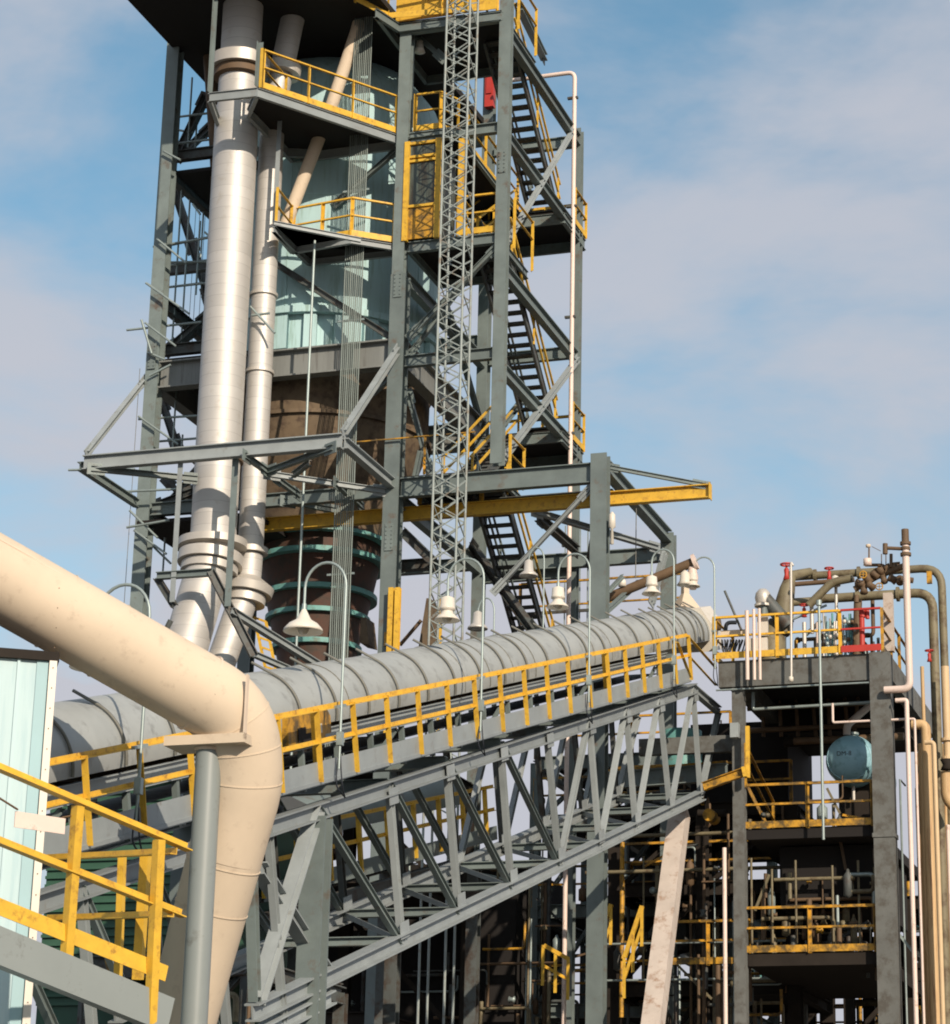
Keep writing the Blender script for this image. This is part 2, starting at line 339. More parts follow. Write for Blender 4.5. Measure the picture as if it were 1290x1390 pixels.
# outriggers at F0
zo = W(460, 600, -3.54).z
X_ = thing('outrigger_frame', 'grey outrigger frame of beams reaching out in front of the silver ducts', 'steel frame', P(-3.5, -3.5, zo))
beam(W(114, 629, -3.54), P(.0, -3.54, W(114, 629, -3.54).z), .22, .36, LITST, X_)
zo = W(114, 629, -3.54).z
beam(P(0, -3.4, zo), P(0, -.2, zo), .2, .26, LITST, X_); beam(P(-6.95, -3.4, zo), P(-6.95, -.2, zo), .16, .22, STEEL, X_)
nd = Wz(363, 640, zo-.15)
for a, b in (((332, 618), (363, 640)), ((363, 640), (453, 607)), ((363, 643), (524, 667)), ((373, 648), (406, 672)), ((124, 636), (268, 650)), ((385, 680), (456, 693)), ((455, 655), (492, 688)), ((398, 645), (420, 628))):
    brace(Wz(*a, zo-.2), Wz(*b, zo-.2), .12, .14, LITST if a == (363, 643) else STEEL, X_)
def hang(x, y0, y1, v, w=.1, m=LITST, par=None, nm='hanger'):
    p = W(x, y0, v); return seg(p, along(p, Z, y=y1), 'L', w, w, side=A).build(nm, m, par or X_)
hang(247, 622, 818, -3.4, .13); hang(322, 614, 824, -3.3, .16, STEEL)
# bracket under the duct bends
K = thing('duct_bracket', 'angular grey steel bracket around the bend of the twin silver ducts', 'bracket', W(286, 790, -3.4))
for a, va, b, vb, wd, m_ in (((213, 782), -3.4, (288, 777), -3.4, .17, STEEL), ((286, 775), -3.42, (345, 890), -2.9, .2, STEELD), ((213, 784), -3.3, (237, 823), -3.3, .16, STEELD),
                             ((314, 829), -3.25, (436, 905), -.6, .17, LITST), ((345, 888), -2.9, (398, 911), -1.6, .14, LITST), ((232, 842), -3.3, (222, 862), -3.3, .1, STEELD)):
    beam(W(*a, va), W(*b, vb), wd, wd, m_, K, 'bracket_arm')
# ================================================================ HOISTS, RIGHT-HAND PORTAL
Q = thing('steel_portal_frame', 'grey steel portal frame right of the tower, standing behind the conveyor hood', 'steel frame', P(5.35, 3.3, 0))
column(5.33, 0, 0, 20.95, .40, .36, STEEL, Q); column(5.36, 6.6, 0, 20.85, .36, .34, STEEL, Q)
beam(P(.2, 0, 20.50), P(5.12, 0, 20.50), .22, .50, STEEL, Q); beam(P(.2, 1.3, 20.3), P(5.3, 1.3, 20.3), .2, .34, STEELD, Q)
beam(P(.2, 6.6, 20.3), P(5.2, 6.6, 20.3), .22, .40, STEEL, Q); beam(P(5.36, .2, 20.75), P(5.36, 6.5, 20.75), .26, .34, STEEL, Q)
brace(W(800, 664, 0), W(672, 802, 0), .11, .1, LITST, Q); brace(Wz(725, 694, 19.95), Wz(893, 744, 20.1), .16, .14, LITST, Q)
brace(Wz(731, 702, 19.95), Wz(783, 747, 19.95), .2, .2, STEELD, Q); brace(W(640, 741, 4), W(725, 858, 2), .2, .2, STEELD, Q)
brace(W(546, 721, .6), W(588, 762, .6), .2, .24, STEELD, Q); brace(P(5.3, .2, 20.1), P(3.2, 6.4, 20.1), .13, .14, STEELD, Q)
brace(W(902, 752, 6.3), W(885, 818, 5.6), .16, .14, LITST, Q); brace(W(826, 803, 1.0), W(846, 782, 1.5), .1, .1, STEEL, Q)
beam(W(823, 830, .6), W(868, 790, 3), .12, .12, STEEL, Q)
beam(W(520, 770, 5.0), W(592, 765, 5.0), .2, .3, STEELD, Q)
H = thing('hoist_beam', 'long yellow hoist beam passing behind the grey column and sticking out to the right', 'hoist beam', W(660, 690, .7))
pe = W(964, 667, .65); pe2 = along(pe, -A, x=352); seg(pe, pe2, 'I', .2, .34).build('beam', YELD if 0 else YEL, H)
seg(pe, pe+A*.02, 'box', .26, .40).build('end_plate', YEL, H)
brace(P(5.4, .2, 20.72), pe-A*.1+Z*.16, .09, .1, STEEL, H)
for x in (820, 655, 571): hang(x, 668-(x-655)*.04, 682-(x-655)*.04, .65, .12, YELD, H)
# boom with a pale end cap
Bm = thing('vent_boom', 'slanting brown vent pipe with a round pale end cap right of the portal frame', 'vent pipe', W(880, 785, 2.0))
MB().tube([W(800, 822, 2.0), W(942, 763, 2.0)], .12).build('pipe', BRPIPE, Bm)
e0 = W(943, 763, 2.0); dd = (e0-W(800, 822, 2.0)).normalized()
MB().tube([e0-dd*.03, e0+dd*.05], .2, 20).build('end_cap', PINK, Bm)
MB().tube([W(940, 770, 2.0), W(941, 785, 2), W(941, 800, 2)], [.10, .13, .08]).build('branch', PINK, Bm)
MB().lathe(W(930, 789, 1.9), [(.02, .28), (.11, .2), (.13, 0), (.2, -.1), (.0, -.12)], 18).build('relief_valve', WHITE, Bm)
MB().lathe(W(845, 795, 1.9), [(.02, .2), (.09, .12), (.1, -.02), (.0, -.03)], 14).build('relief_valve', WHITE, Bm)
tag(MB().tube([W(864, 690, 1.9), W(863, 785, 1.9)], .012, 6).build('hoist_chain', BAND), 'thin dark chain hanging to the brown vent pipe', 'chain')
tag(MB().lathe(W(831, 722, -.1), [(.02, .5), (.08, .42), (.09, .12), (.03, .08), (.05, -.3), (0, -.32)], 12).build('chain_hoist', WHITE), 'small white chain hoist hung at the portal column', 'hoist')
# ================================================================ VESSEL
vc = (-3.42, 3.4)
Vs = thing('process_vessel', 'large pale teal cylindrical vessel on a rust-brown cone in the middle of the tower', 'vessel', P(*vc, 17))
zg = W(530, 462, 0).z
MB().lathe(P(*vc, 0), [(3.08, zg+1.35), (3.08, 31.6), (2.9, 32.6), (2.3, 33.4), (1.2, 33.7)], 72).build('shell', TEAL, Vs)
MB().lathe(P(*vc, 0), [(2.95, zg-.1), (2.95, zg+1.2)], 64).build('skirt', TEAL, Vs)
MB().lathe(P(*vc, 0), [(3.0, zg+1.16), (3.2, zg+1.16), (3.2, zg+1.34), (3.0, zg+1.34)], 72, smooth=False).build('stiffener_ring', TEAL, Vs)
for k in range(24):
    a = 2*math.pi*k/24; c = P(vc[0]+3.03*math.cos(a), vc[1]+3.03*math.sin(a), 0); rad = (A*math.cos(a)+B*math.sin(a))
    seg(c+Z*(zg+.2), c+Z*(zg+1.15), 'box', .16, .34 if k % 3 else .4, side=rad).build('skirt_rib', TEAL, Vs)
for k in range(9):
    a = R_(200+k*18); c = P(vc[0]+3.085*math.cos(a), vc[1]+3.085*math.sin(a), 0); seg(c+Z*(zg+1.4), c+Z*31.6, 'box', .03, .014, side=(B*math.cos(a)-A*math.sin(a))).build('plate_seam', TEAL, Vs)
for z in (29.0, 31.0): MB().lathe(P(*vc, 0), [(3.085, z-.02), (3.10, z-.02), (3.10, z+.02), (3.085, z+.02)], 72, smooth=False).build('weld_seam', TEAL, Vs)
cc = (-3.28, 3.4)
MB().lathe(P(*vc, 0), [(2.9, zg-.08), (2.88, 22.9), (2.5, 21.9), (1.75, 20.6), (1.72, 20.3)], 64).build('cone', HOPPER, Vs)
MB().lathe(P(*cc, 0), [(1.62, 20.4), (1.56, 19.6), (1.38, 18.7), (1.12, 17.55), (.9, 16.6), (.86, 12)], 48).build('lower_cone', OXIDE, Vs)
for y, xr, hh in ((742, 521, .13), (788, 507, .13), (818, 498, .12), (858, 487, .13), (716, 526, .1)):
    zt = W(437, y, 3.4-1.5).z; rr = max(.9, U_(W(xr, y+30, 3.4))-cc[0])
    MB().lathe(P(*cc, 0), [(rr-.25, zt-hh), (rr, zt-hh), (rr, zt), (rr-.25, zt)], 56, smooth=False).build('stiffener_ring', RINGT, Vs, 'teal stiffener ring on the brown lower cone')
MB().lathe(P(*vc, 0), [(2.89, 22.95), (2.98, 22.95), (2.98, 23.05), (2.89, 23.05)], 64, smooth=False).build('weld_seam', HOPPER, Vs)
# ring girder
Gd = thing('ring_girder', 'deep grey box girder square around the foot of the teal vessel', 'girder', P(-3.4, 3.4, zg-.8))
seg(P(-6.6, .03, zg-.37), P(-.2, .03, zg-.37), 'I', .34, .74).build('girder_side', GIRD, Gd)
seg(P(.02, .2, zg-.37), P(.02, 6.6, zg-.37), 'I', .34, .74).build('girder_side', GIRD, Gd)
seg(P(-6.7, .2, zg-.37), P(-6.7, 6.6, zg-.37), 'I', .34, .74).build('girder_side', GIRD, Gd)
seg(P(-6.6, 6.7, zg-.37), P(-.2, 6.7, zg-.37), 'I', .34, .74).build('girder_side', GIRD, Gd)
# pipes inclined over the vessel
tag(MB().tube(bend([W(478, 5, 1.0), W(489, 28, -.2), W(452, 138, -.3)], .4) + [W(388, 305, -.5)], .17, 16).build('chute_pipe', BEIGE), 'cream chute pipe slanting down across the front of the teal vessel', 'pipe')
tag(MB().tube([W(283, 60, 0.6), W(293, 205, .6), W(300, 420, .6)], .17, 14).build('drain_pipe', BRPIPE), 'brown pipe standing just left of the wide silver duct', 'pipe')
# ================================================================ DUCTS
D1 = thing('silver_duct', 'wide silver clad duct running the height of the tower, bent at its foot', 'duct', P(-4, -1.8, 15))
r1 = .565; pa = P(-4.0, -1.8, 38); pb = W(286, 752, -1.8); pb = P(-4.0, -1.8, pb.z)
MB().tube([P(-4, -1.8, z) for z in (38, 30.6)], r1*.93, 40).build('upper_shell', ALU, D1)
MB().tube([P(-4, -1.8, z) for z in (30.6, 25, 20.9, pb.z)], r1, 40).build('shell', ALU, D1)
lo = W(250, 885, -2.7); ld = (lo-pb).normalized()
MB().tube([pb+Z*.05, pb+ld*.1, pb+ld*5.2], r1*.96, 40).build('lower_shell', ALU, D1)
def flange(c, ax, R, t, m, par, nm='flange'): return MB().lathe(c, [(R*.6, 0), (R, 0), (R, t), (R*.6, t)], 40, ax=ax, smooth=False).build(nm, m, par)
zf = W(320, 72, -1.8-.75).z
MB().lathe(P(-4, -1.8, 0), [(.5, zf-.12), (.78, zf-.12), (.78, zf+.2), (.5, zf+.22)], 40, hard=True).build('flange', ALU2, D1)
MB().lathe(P(-4, -1.8, 0), [(.5, zf-.38), (.66, zf-.34), (.66, zf-.12)], 40, hard=True).build('collar', BRPIPE, D1)
MB().lathe(P(-4, -1.8, 0), [(.5, pb.z+.16), (.84, pb.z+.16), (.84, pb.z+.34), (.5, pb.z+.36)], 40, hard=True).build('flange', ALU2, D1)
ax2 = (Z*.85-ld*.5).normalized(); q2 = pb+ld*.18
MB().lathe(q2, [(.4, -.14), (.80, -.14), (.80, .12), (.4, .12)], 40, ax=ax2, hard=True).build('flange', ALU2, D1)
MB().lathe(q2-ax2*.30, [(.4, -.06), (.70, -.06), (.70, .14), (.4, .14)], 40, ax=ax2, hard=True).build('flange', ALU2, D1)
MB().lathe(P(-4, -1.8, 0), [(.5, 20.95), (.64, 20.95), (.64, 21.05), (.5, 21.05)], 40, smooth=False).build('support_ring', BRPIPE, D1)
D2 = thing('silver_duct', 'narrower silver clad duct standing behind and right of the wide one', 'duct', P(-3.1, -.9, 15))
r2 = .32; v2 = -.95; a2 = W(345, 650, v2); u2 = U_(a2); zt2 = W(366, 185, v2).z; zb2 = W(340, 752, v2).z
MB().tube([P(u2, v2, z) for z in (zt2+.8, 27, 23, zb2)], r2, 32).build('shell', ALU, D2)
MB().tube([P(u2, v2, zt2+.8), W(378, 118, v2), W(430, -130, v2+.6)], r2*.98, 32).build('upper_shell', ALU, D2)
tl = (W(430, -130, v2+.6)-W(378, 118, v2)).normalized()
MB().lathe(W(385, 96, v2), [(.25, -.12), (.46, -.12), (.46, .14), (.25, .16)], 32, ax=tl, hard=True).build('flange', ALU2, D2)
for y in (404, 508): z = W(350, y, v2).z; MB().lathe(P(u2, v2, 0), [(.3, z), (.37, z), (.37, z+.08), (.3, z+.08)], 32, smooth=False).build('joint_ring', ALU2, D2)
MB().lathe(P(u2, v2, 0), [(.3, zb2), (.44, zb2), (.44, zb2+.14), (.3, zb2+.14)], 32, hard=True).build('flange', ALU2, D2)
k0 = P(u2, v2, zb2-.05); k1 = W(336, 797, v2-.1); l2 = (W(300, 900, v2-.6)-k1).normalized()
MB().tube([k0, k1, k1+l2*.5, k1+l2*4.2], [r2, r2*1.0, r2*1.12, r2*1.12], 32).build('lower_shell', ALU, D2)
ax3 = (Z*.8-l2*.6).normalized()
MB().lathe(k1-Z*.05, [(.25, -.15), (.62, -.15), (.66, .05), (.3, .3)], 36, ax=ax3, hard=True).build('flange', ALU2, D2)
MB().lathe(k1-ax3*.36, [(.25, -.08), (.50, -.08), (.50, .14), (.25, .14)], 36, ax=ax3, hard=True).build('flange', ALU2, D2)
# conduits
Cb = thing('conduit_bundle', 'flat bundle of grey conduits running straight down in front of the vessel', 'conduits', W(462, 880, -.35))
ub = U_(W(463, 800, -.35))
for k in range(10):
    MB().tube([P(ub-.24+k*.053, -.35, 34), P(ub-.24+k*.053, -.35, 12)], .014 if k % 3 else .019, 6).build('conduit', COND, Cb)
for z in (28.6, 25.0, 21.6, 18.3): seg(P(ub-.4, -.31, z), P(ub+.32, -.31, z), 'box', .04, .05).build('clamp_bar', GALV, Cb)
tag(MB().tube([P(U_(W(415, 600, -1)), -1, 27.0), P(U_(W(415, 600, -1)), -1, 13)], .035, 8).build('drop_pipe', GALV), 'single thin grey pipe hanging left of the conduit bundle', 'pipe')
tag(MB().tube([W(397, 640, -3.3), W(380, 1000, -3.3)], .03, 6).build('drop_pipe', GALV), 'thin grey pipe dropping behind the hood left of the conduit bundle', 'pipe') if 0 else None
# ================================================================ PLATFORMS of the tower
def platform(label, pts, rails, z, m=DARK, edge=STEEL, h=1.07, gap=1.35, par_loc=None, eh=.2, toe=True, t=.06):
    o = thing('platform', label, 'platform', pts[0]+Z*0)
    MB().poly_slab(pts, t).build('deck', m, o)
    for a, b in zip(pts, pts[1:]+pts[:1]): seg(a-Z*(eh/2+t), b-Z*(eh/2+t), 'I', .1, eh).build('edge_beam', edge, o)
    for r in rails: guard(o, r, h, gap=gap, toe=toe)
    return o
a_, b_, c_ = Wz(285, 124, F3+.05), Wz(350, 117, F3+.05), P(-.25, -.05, F3+.05)
o1 = platform('upper angled platform with yellow rails left of the centre column', [b_, c_, P(-.3, .3, F3+.05), P(-3.3, .35, F3+.05), P(-3.36, -2.5, F3+.05)], [[b_+(c_-b_)*.04, c_]], F3, gap=1.6, eh=.24, edge=LITST)
for p_, q_ in ((a_, b_), (a_, P(-4.75, -.6, F3+.05)), (P(-4.75, -.6, F3+.05), P(-2.7, .2, F3+.05))): seg(p_-Z*.17, q_-Z*.17, 'I', .1, .24).build('edge_beam', LITST, o1)
seg(a_, a_+Z*3.8, 'L', .10, .10).build('hanger', STEEL, o1); seg(b_+Z*.02, b_+Z*1.25, 'L', .13, .13).build('hanger', STEEL, o1)
g0 = b_+(c_-b_)*.02; guard(o1, [g0+Z*.0, g0+B*1.6], toe=False)
a_, b_, c_, d_ = Wz(372, 304, F1+.05), Wz(397, 334, F1+.05), Wz(477, 320, F1+.05), P(-.22, -.02, F1+.05)
o2 = platform('lower angled platform with yellow guard rail below the cream chute pipe', [a_, b_, c_, d_, P(-.25, .35, F1+.05), P(-2.7, .35, F1+.05)], [[a_+(b_-a_)*.12, b_+(a_-b_)*.1], [b_, c_, d_]], F1, gap=1.1, eh=.16, edge=LITST)
seg(W(372, 303, -1.9), W(490, 326, -.9), 'I', .09, .12).build('tie_beam', LITST, o2)
p = W(381, 165, -1.6); seg(p, along(p, Z, y=303), 'L', .12, .12).build('hanger', LITST, o2)
o3 = platform('mid-height platform with yellow rails behind the lattice mast beside the vessel', rect(.15, 1.35, -.05, 6.4, F3+.04), [[P(.25, 0, F3+.05), P(.95, 0, F3+.05), P(1.25, .6, F3+.05)], [P(1.3, 1.3, F3+.05), P(1.3, 5.6, F3+.05)]], F3, eh=.14)
o4 = platform('tower floor with yellow rails at the foot of the dirty cabin', rect(.15, 2.55, .05, 2.6, F1+.04), [[P(1.5, -.02, F1+.05), P(2.55, -.02, F1+.05)], [P(1.6, .2, F1+.05), P(1.6, 2.4, F1+.05)]], F1, eh=.2)
guard(o4, [P(2.92, .35, F1), P(2.92, 1.9, F1)], gap=1.2, toe=False, drop=.3)
o5 = platform('top tower floor with yellow rails at the head of the upper stair', [P(-.5, -1.2, F2+.04), P(-.2, -.25, F2+.04), P(2.6, -.15, F2+.04), P(2.6, 2.8, F2+.04), P(-.5, 2.8, F2+.04)], [[P(-.9, -1.6, F2+.05), P(-.4, -.5, F2+.05), P(2.5, -.2, F2+.05)]], F2, eh=.24)
guard(o5, [P(2.92, .35, F2), P(2.92, 1.9, F2)], gap=1.2, toe=False, drop=.3)
MB().slab(-.3, 2.5, -.24, -.22, F2+.05, F2+.85).build('side_sheet', YEL, o5)
o6 = platform('tower floor with thin yellow rails just above the grey portal beam', rect(.15, 2.6, .1, 2.2, F0+.12), [[P(2.92, .35, F0), P(2.92, 1.5, F0)]], F0, eh=.14, toe=False, gap=2.0)
seg(P(-1.9, -.3, F0+1.0), P(2.2, -.3, F0+1.0), 'L', .04, .04).build('top_rail', YELD, o6); seg(P(.9, -.3, F0), P(.9, -.3, F0+1.0), 'L', .05, .05).build('post', YELD, o6)
# far landings
for z, lab in ((29.95, 'upper outer stair landing with yellow rail beside the pinkish standpipe'), (23.6, 'middle outer stair landing with yellow rail beside the pinkish standpipe')):
    L_ = platform(lab, rect(.3, 2.75, 5.3, 7.3, z), [[P(2.8, 6.2, z), P(2.8, 7.3, z), P(.4, 7.3, z)]], z, eh=.30, gap=1.2)
# ================================================================ STAIRS
def stair(label, u0, u1, va, za, vb, zb, n, rail_l=STEEL, rail_r=YEL):
    o = thing('staircase', label, 'staircase', P((u0+u1)/2, min(va, vb), min(za, zb)))
    for u in (u0, u1): seg(P(u, va, za-.08), P(u, vb, zb-.08), 'I', .07, .26, tf=.02).build('stringer', STEELD, o)
    sg = 1 if vb > va else -1
    for i in range(n):
        t = (i+.5)/n; c = P((u0+u1)/2, va+(vb-va)*t, za+(zb-za)*t)
        seg(c-A*(u1-u0)*.49, c+A*(u1-u0)*.49, 'box', .24, .045, side=B).build('tread', STEELD, o)
    for u, m_ in ((u0, rail_l), (u1+.02, rail_r)):
        for h_ in (.95, .52): seg(P(u, va, za+h_), P(u, vb, zb+h_), 'box', .05, .05).build('handrail', m_, o)
        for t in (.04, .5, .96): seg(P(u, va+(vb-va)*t, za+(zb-za)*t), P(u, va+(vb-va)*t, za+(zb-za)*t+.95), 'box', .05, .05).build('rail_post', m_, o)
    return o
SU = (1.72, 2.5)
stair('open steel stair at the very top, descending right beside the red cabinet', *SU, 1.2, F2, 5.6, 29.95, 17)
stair('open steel stair in the middle, below the dirty cabin level', *SU, 1.2, F1, 5.6, 23.6, 17)
stair('open steel stair at the bottom, under the yellow hoist beam', *SU, 1.2, F0, 5.6, 17.3, 17)
stair('hidden-side stair with yellow rails climbing left of the upper open stair', .55, 1.3, 5.5, 29.95, 1.4, F1, 15, YEL, YEL)
stair('stair with yellow rails climbing from the portal beam to the middle landing', .75, 1.5, 5.5, 23.6, 1.4, F0, 15, YEL, YEL)
# ================================================================ CABIN, CABINET, STANDPIPE
Cn = thing('cabin', 'yellow framed booth with grimy glass standing on the tower floor behind the mast', 'cabin', P(.7, .2, F1))
for u in (.12, .98): seg(P(u, -.12, F1), P(u, -.12, F3-.3), 'box', .14, .14, side=A).build('corner_post', YEL, Cn)
seg(P(1.55, .05, F1+.05), P(1.55, .05, F3-.3), 'box', .16, .16, side=A).build('corner_post', YEL, Cn)
MB().slab(.19, .91, -.12, -.08, F1+.05, F1+.92).build('lower_panel', YELD, Cn)
MB().slab(.19, .91, -.11, -.07, F1+.98, F1+2.2).build('pane', GLASS, Cn)
MB().slab(.19, .91, -.11, -.07, F1+2.36, F3-.42).build('pane', GLASS, Cn)
for z in (F1+.95, F1+2.22, F1+2.34, F3-.36): seg(P(.1, -.13, z), P(1.0, -.13, z), 'box', .08, .07).build('cross_bar', YEL, Cn)
MB().slab(.14, 1.0, .0, 1.2, F1+.06, F3-.5).build('inner_body', GLASS, Cn)
Rc = thing('fire_cabinet', 'tall red fire cabinet fixed to the rear tower column behind the top stair', 'cabinet', W(665, 145, 6.5))
p0, p1 = W(665, 146, 6.5), W(665, 94, 6.5)
seg(P(U_(p0), 6.5, p0.z), P(U_(p0), 6.5, p1.z), 'box', .26, .2, side=A).build('body', RED, Rc)
seg(P(U_(p0), 6.38, p0.z+.4), P(U_(p0), 6.38, p1.z-.25), 'box', .16, .03, side=A).build('door', RED, Rc)
us = U_(W(777, 400, 6.0)); zt = W(779, 98, 6.0).z
Sp = thing('standpipe', 'pinkish white standpipe rising on the right side of the stair tower', 'pipe', P(us, 6, 0))
MB().tube(bend([P(.55, 6.0, zt), P(us, 6.0, zt), P(us, 6.0, 0)], .22), .062, 12).build('pipe', PINK, Sp)
for y in (133, 280, 430, 588, 740): z = W(777, y, 6).z; seg(P(us+.1, 6.0, z), P(us-.2, 6.0, z), 'box', .1, .06).build('pipe_clamp', STEELD, Sp)
# ================================================================ LATTICE MAST
Ms = thing('lattice_mast', 'slim grey lattice mast rising in front of the tower from behind the conveyor hood', 'lattice mast', P(1.87, -1.5, 0))
mu0, mu1, mv0, mv1 = 1.58, 2.20, -1.5, -.88; mz0, mz1 = 0, 38
for u in (mu0, mu1):
    for v in (mv0, mv1): MB().tube([P(u, v, mz0), P(u, v, mz1)], .032, 8).build('leg', MASTM, Ms)
step = .72; n = int((mz1-12)/step)
for face in range(4):
    mb = MB(); a_, b_ = [((mu0, mv0), (mu1, mv0)), ((mu1, mv0), (mu1, mv1)), ((mu1, mv1), (mu0, mv1)), ((mu0, mv1), (mu0, mv0))][face]
    for i in range(n):
        z = 12+i*step
        if face == 0:
            for j in (0, .5): mb.seg(P(*a_, z+step*j), P(*b_, z+step*(j+.5)), 'box', .022, .028); mb.seg(P(*b_, z+step*j), P(*a_, z+step*(j+.5)), 'box', .022, .028)
            continue
        p, q, r_ = P(*a_, z), P(*b_, z+step/2), P(*a_, z+step)
        mb.seg(p, q, 'box', .026, .034); mb.seg(q, r_, 'box', .026, .034)
        if face == 0 and i % 1 == 0 and False: mb.seg(P(*b_, z), P(*a_, z+step/2), 'box', .02, .026); mb.seg(P(*a_, z+step/2), P(*b_, z+step), 'box', .02, .026)
    mb.build('lacing', MASTM, Ms)
# ================================================================ SCAFFOLD on the left bay
S = thing('tube_scaffold', 'thin scaffold tubes clamped around the left corner of the tower', 'scaffold', P(-6.5, .5, 15))
for x0, y0, x1, y1, v in ((172, 448, 273, 437, .2), (198, 384, 257, 426, -.4), (197, 438, 239, 470, -.4), (208, 392, 282, 384, .6), (230, 356, 282, 355, .8), (230, 333, 282, 322, .8),
        (188, 569, 273, 564, .2), (188, 565, 242, 603, -.3), (93, 638, 183, 637, -1.2), (155, 668, 239, 664, -.6), (183, 688, 264, 680, .2), (172, 716, 230, 706, -.6),
        (230, 160, 295, 152, .8), (222, 197, 295, 188, .5), (208, 335, 287, 322, .2), (213, 324, 253, 357, -.3), (231, 360, 284, 353, .9), (200, 385, 222, 400, -.4), (210, 392, 275, 384, 1),
        (222, 205, 245, 217, -.3), (240, 176, 262, 180, 1), (192, 434, 206, 480, -.4), (262, 277, 272, 291, 0), (278, 315, 287, 323, 0), (200, 478, 224, 488, -.3), (203, 510, 232, 495, -.3),
        (205, 600, 280, 594, .4), (176, 693, 214, 730, -.5), (182, 720, 226, 752, -.5), (206, 740, 232, 765, .4), (340, 416, 373, 452, -1.5), (342, 428, 366, 425, -1.5)):
    MB().tube([W(x0, y0, v), W(x1, y1, v)], .032, 6).build('scaffold_tube', GALV, S)
for x, y0, y1, v in ((261, 105, 200, .9), (267, 170, 215, 1.2), (247, 255, 470, .9), (258, 270, 470, 1.5), (240, 520, 610, .9), (272, 300, 400, 2), (224, 730, 790, .8), (214, 590, 700, 1.6), (248, 590, 640, 2), (277, 275, 350, 2.4)):
    p = W(x, y0, v); MB().tube([p, along(p, Z, y=y1)], .026, 6).build('scaffold_tube', GALV, S)
for x, y0, y1, v in ((272, 280, 480, 2.8), (279, 285, 480, 3.4), (266, 285, 480, 4), (190, 500, 830, -.4)):
    p = W(x, y0, v); MB().tube([p, along(p, Z, y=y1)], .009, 4).build('rope', BAND, S)
# ================================================================ CONVEYOR GALLERY
INC = math.atan(.2968); CD = (B*math.cos(INC)+Z*math.sin(INC)); CN = (Z*math.cos(INC)-B*math.sin(INC))
def conv(u, v, h=0, base=16.21): return P(u, v, base+.2968*(v+.46)) + CN*h        # point on the slope: h above the walkway guard rail's top line
UC = 7.6; VS = -32.6; VE = -.46; SP = 1.41
G = thing('conveyor_gallery', 'long inclined conveyor gallery under a ribbed galvanised hood, with yellow rails and steel truss', 'conveyor', P(6.5, -16, 0))
def crun(mb, u, h, v0, v1, k, w_, h_, side=A): return mb.seg(conv(u, v0, h), conv(u, v1, h), k, w_, h_, side=side)
# hood
uh = 6.42; rh = .70
VH = V_(Wu(929, 845, uh)); h_top = (Wu(650, 866, uh)-conv(uh, V_(Wu(650, 866, uh)), 0)).dot(CN)
hc = h_top-rh
def arc(mb, v, r, a0, a1, n=22):
    c = conv(uh, v, hc); return [c+(A*math.cos(a0+(a1-a0)*k/n)+CN*math.sin(a0+(a1-a0)*k/n))*r for k in range(n+1)]
mb = MB(); vs = []; a0, a1 = R_(-14), R_(194); secs = int((VH-VS)/.47)
for i in range(secs+1):
    vs.append(arc(mb, VS+(VH-VS)*i/secs, rh*(1+(.004 if i % 2 else -.004)), a0, a1, 22))
flat = [q for s_ in vs for q in s_]
mb.add(flat, [(i*23+j, i*23+j+1, (i+1)*23+j+1, (i+1)*23+j) for i in range(secs) for j in range(22)], True)
mb.build('hood', HOOD, G)
i = 0; v = VH-.1
while v > VS:
    pts = arc(None, v, rh+.03, R_(-12), R_(62), 16); end = pts[-1]; pts.append(end+(pts[-1]-pts[-2]).normalized()*(.34+.08*random.random()))
    MB().tube(pts, .022, 6).build('hood_band', BAND, G)
    if random.random() < .5:
        q = arc(None, v+SP*.42, rh+.006, R_(-12), R_(120), 16); MB().tube(q, .010, 5).build('hood_seam', BAND, G)
    v -= SP*(.98+random.uniform(-.03, .03) if v < VH-4 else .62)
# understructure: stringers, idler frames, belt
crun(MB(), uh+.62, hc-.36, VS, VE, 'I', .1, .24).build('stringer', LITST, G); crun(MB(), uh-.62, hc-.36, VS, VE, 'I', .1, .24).build('stringer', STEEL, G)
crun(MB(), uh, hc-.12, VS, VE, 'box', .9, .05).build('belt', RUBBER, G); crun(MB(), uh, hc-.72, VS, VE, 'box', .8, .02).build('return_belt', RUBBER, G)
v = VE-.7; k = 0
while v > VS:
    seg(conv(uh+.60, v, hc-.45), conv(uh+.60, v, -1.25), 'L', .08, .08, side=CD).build('support_leg', STEEL, G)
    if k % 2 == 0: seg(conv(uh-.60, v, hc-.45), conv(uh-.60, v, -1.25), 'L', .08, .08, side=CD).build('support_leg', STEEL, G)
    MB().tube([conv(uh-.5, v+.3, hc-.30), conv(uh+.5, v+.3, hc-.30)], .06, 10).build('idler', BRPIPE, G)
    if k % 4 == 1: seg(conv(uh+.60, v, -1.1), conv(uh+.60, v+1.2, hc-.5), 'L', .06, .06, side=A).build('knee_brace', STEEL, G)
    v -= SP; k += 1
# walkway, fascia
crun(MB(), (UC+uh+.5)/2, -1.06, VS, VE, 'box', UC-uh-.5, .05).build('walkway', LITST, G)
crun(MB(), UC-.02, -.93, VS, VE+.1, 'box', .012, .34).build('fascia', LITST, G)
crun(MB(), UC, 0, VS, VE, 'L', .09, .075).build('top_rail', YEL, G); crun(MB(), UC, -.47, VS, VE, 'L', .075, .06).build('mid_rail', YEL, G)
for k in range(24):
    v = VE-k*SP
    seg(conv(UC+.02, v, -1.05), conv(UC+.02, v, .0), 'L', .085, .085, side=CD).build('rail_post', YEL, G)
    if k in (16, 5): seg(conv(UC-.08, v+.1, -1.05), conv(UC-.08, v+.1, .0), 'L', .085, .085, side=CD).build('rail_post', YEL, G)
p_, q_ = conv(UC, VE, 0), Wu(972, 905, UC-.2)
seg(p_, q_, 'L', .075, .075).build('top_rail', YEL, G)
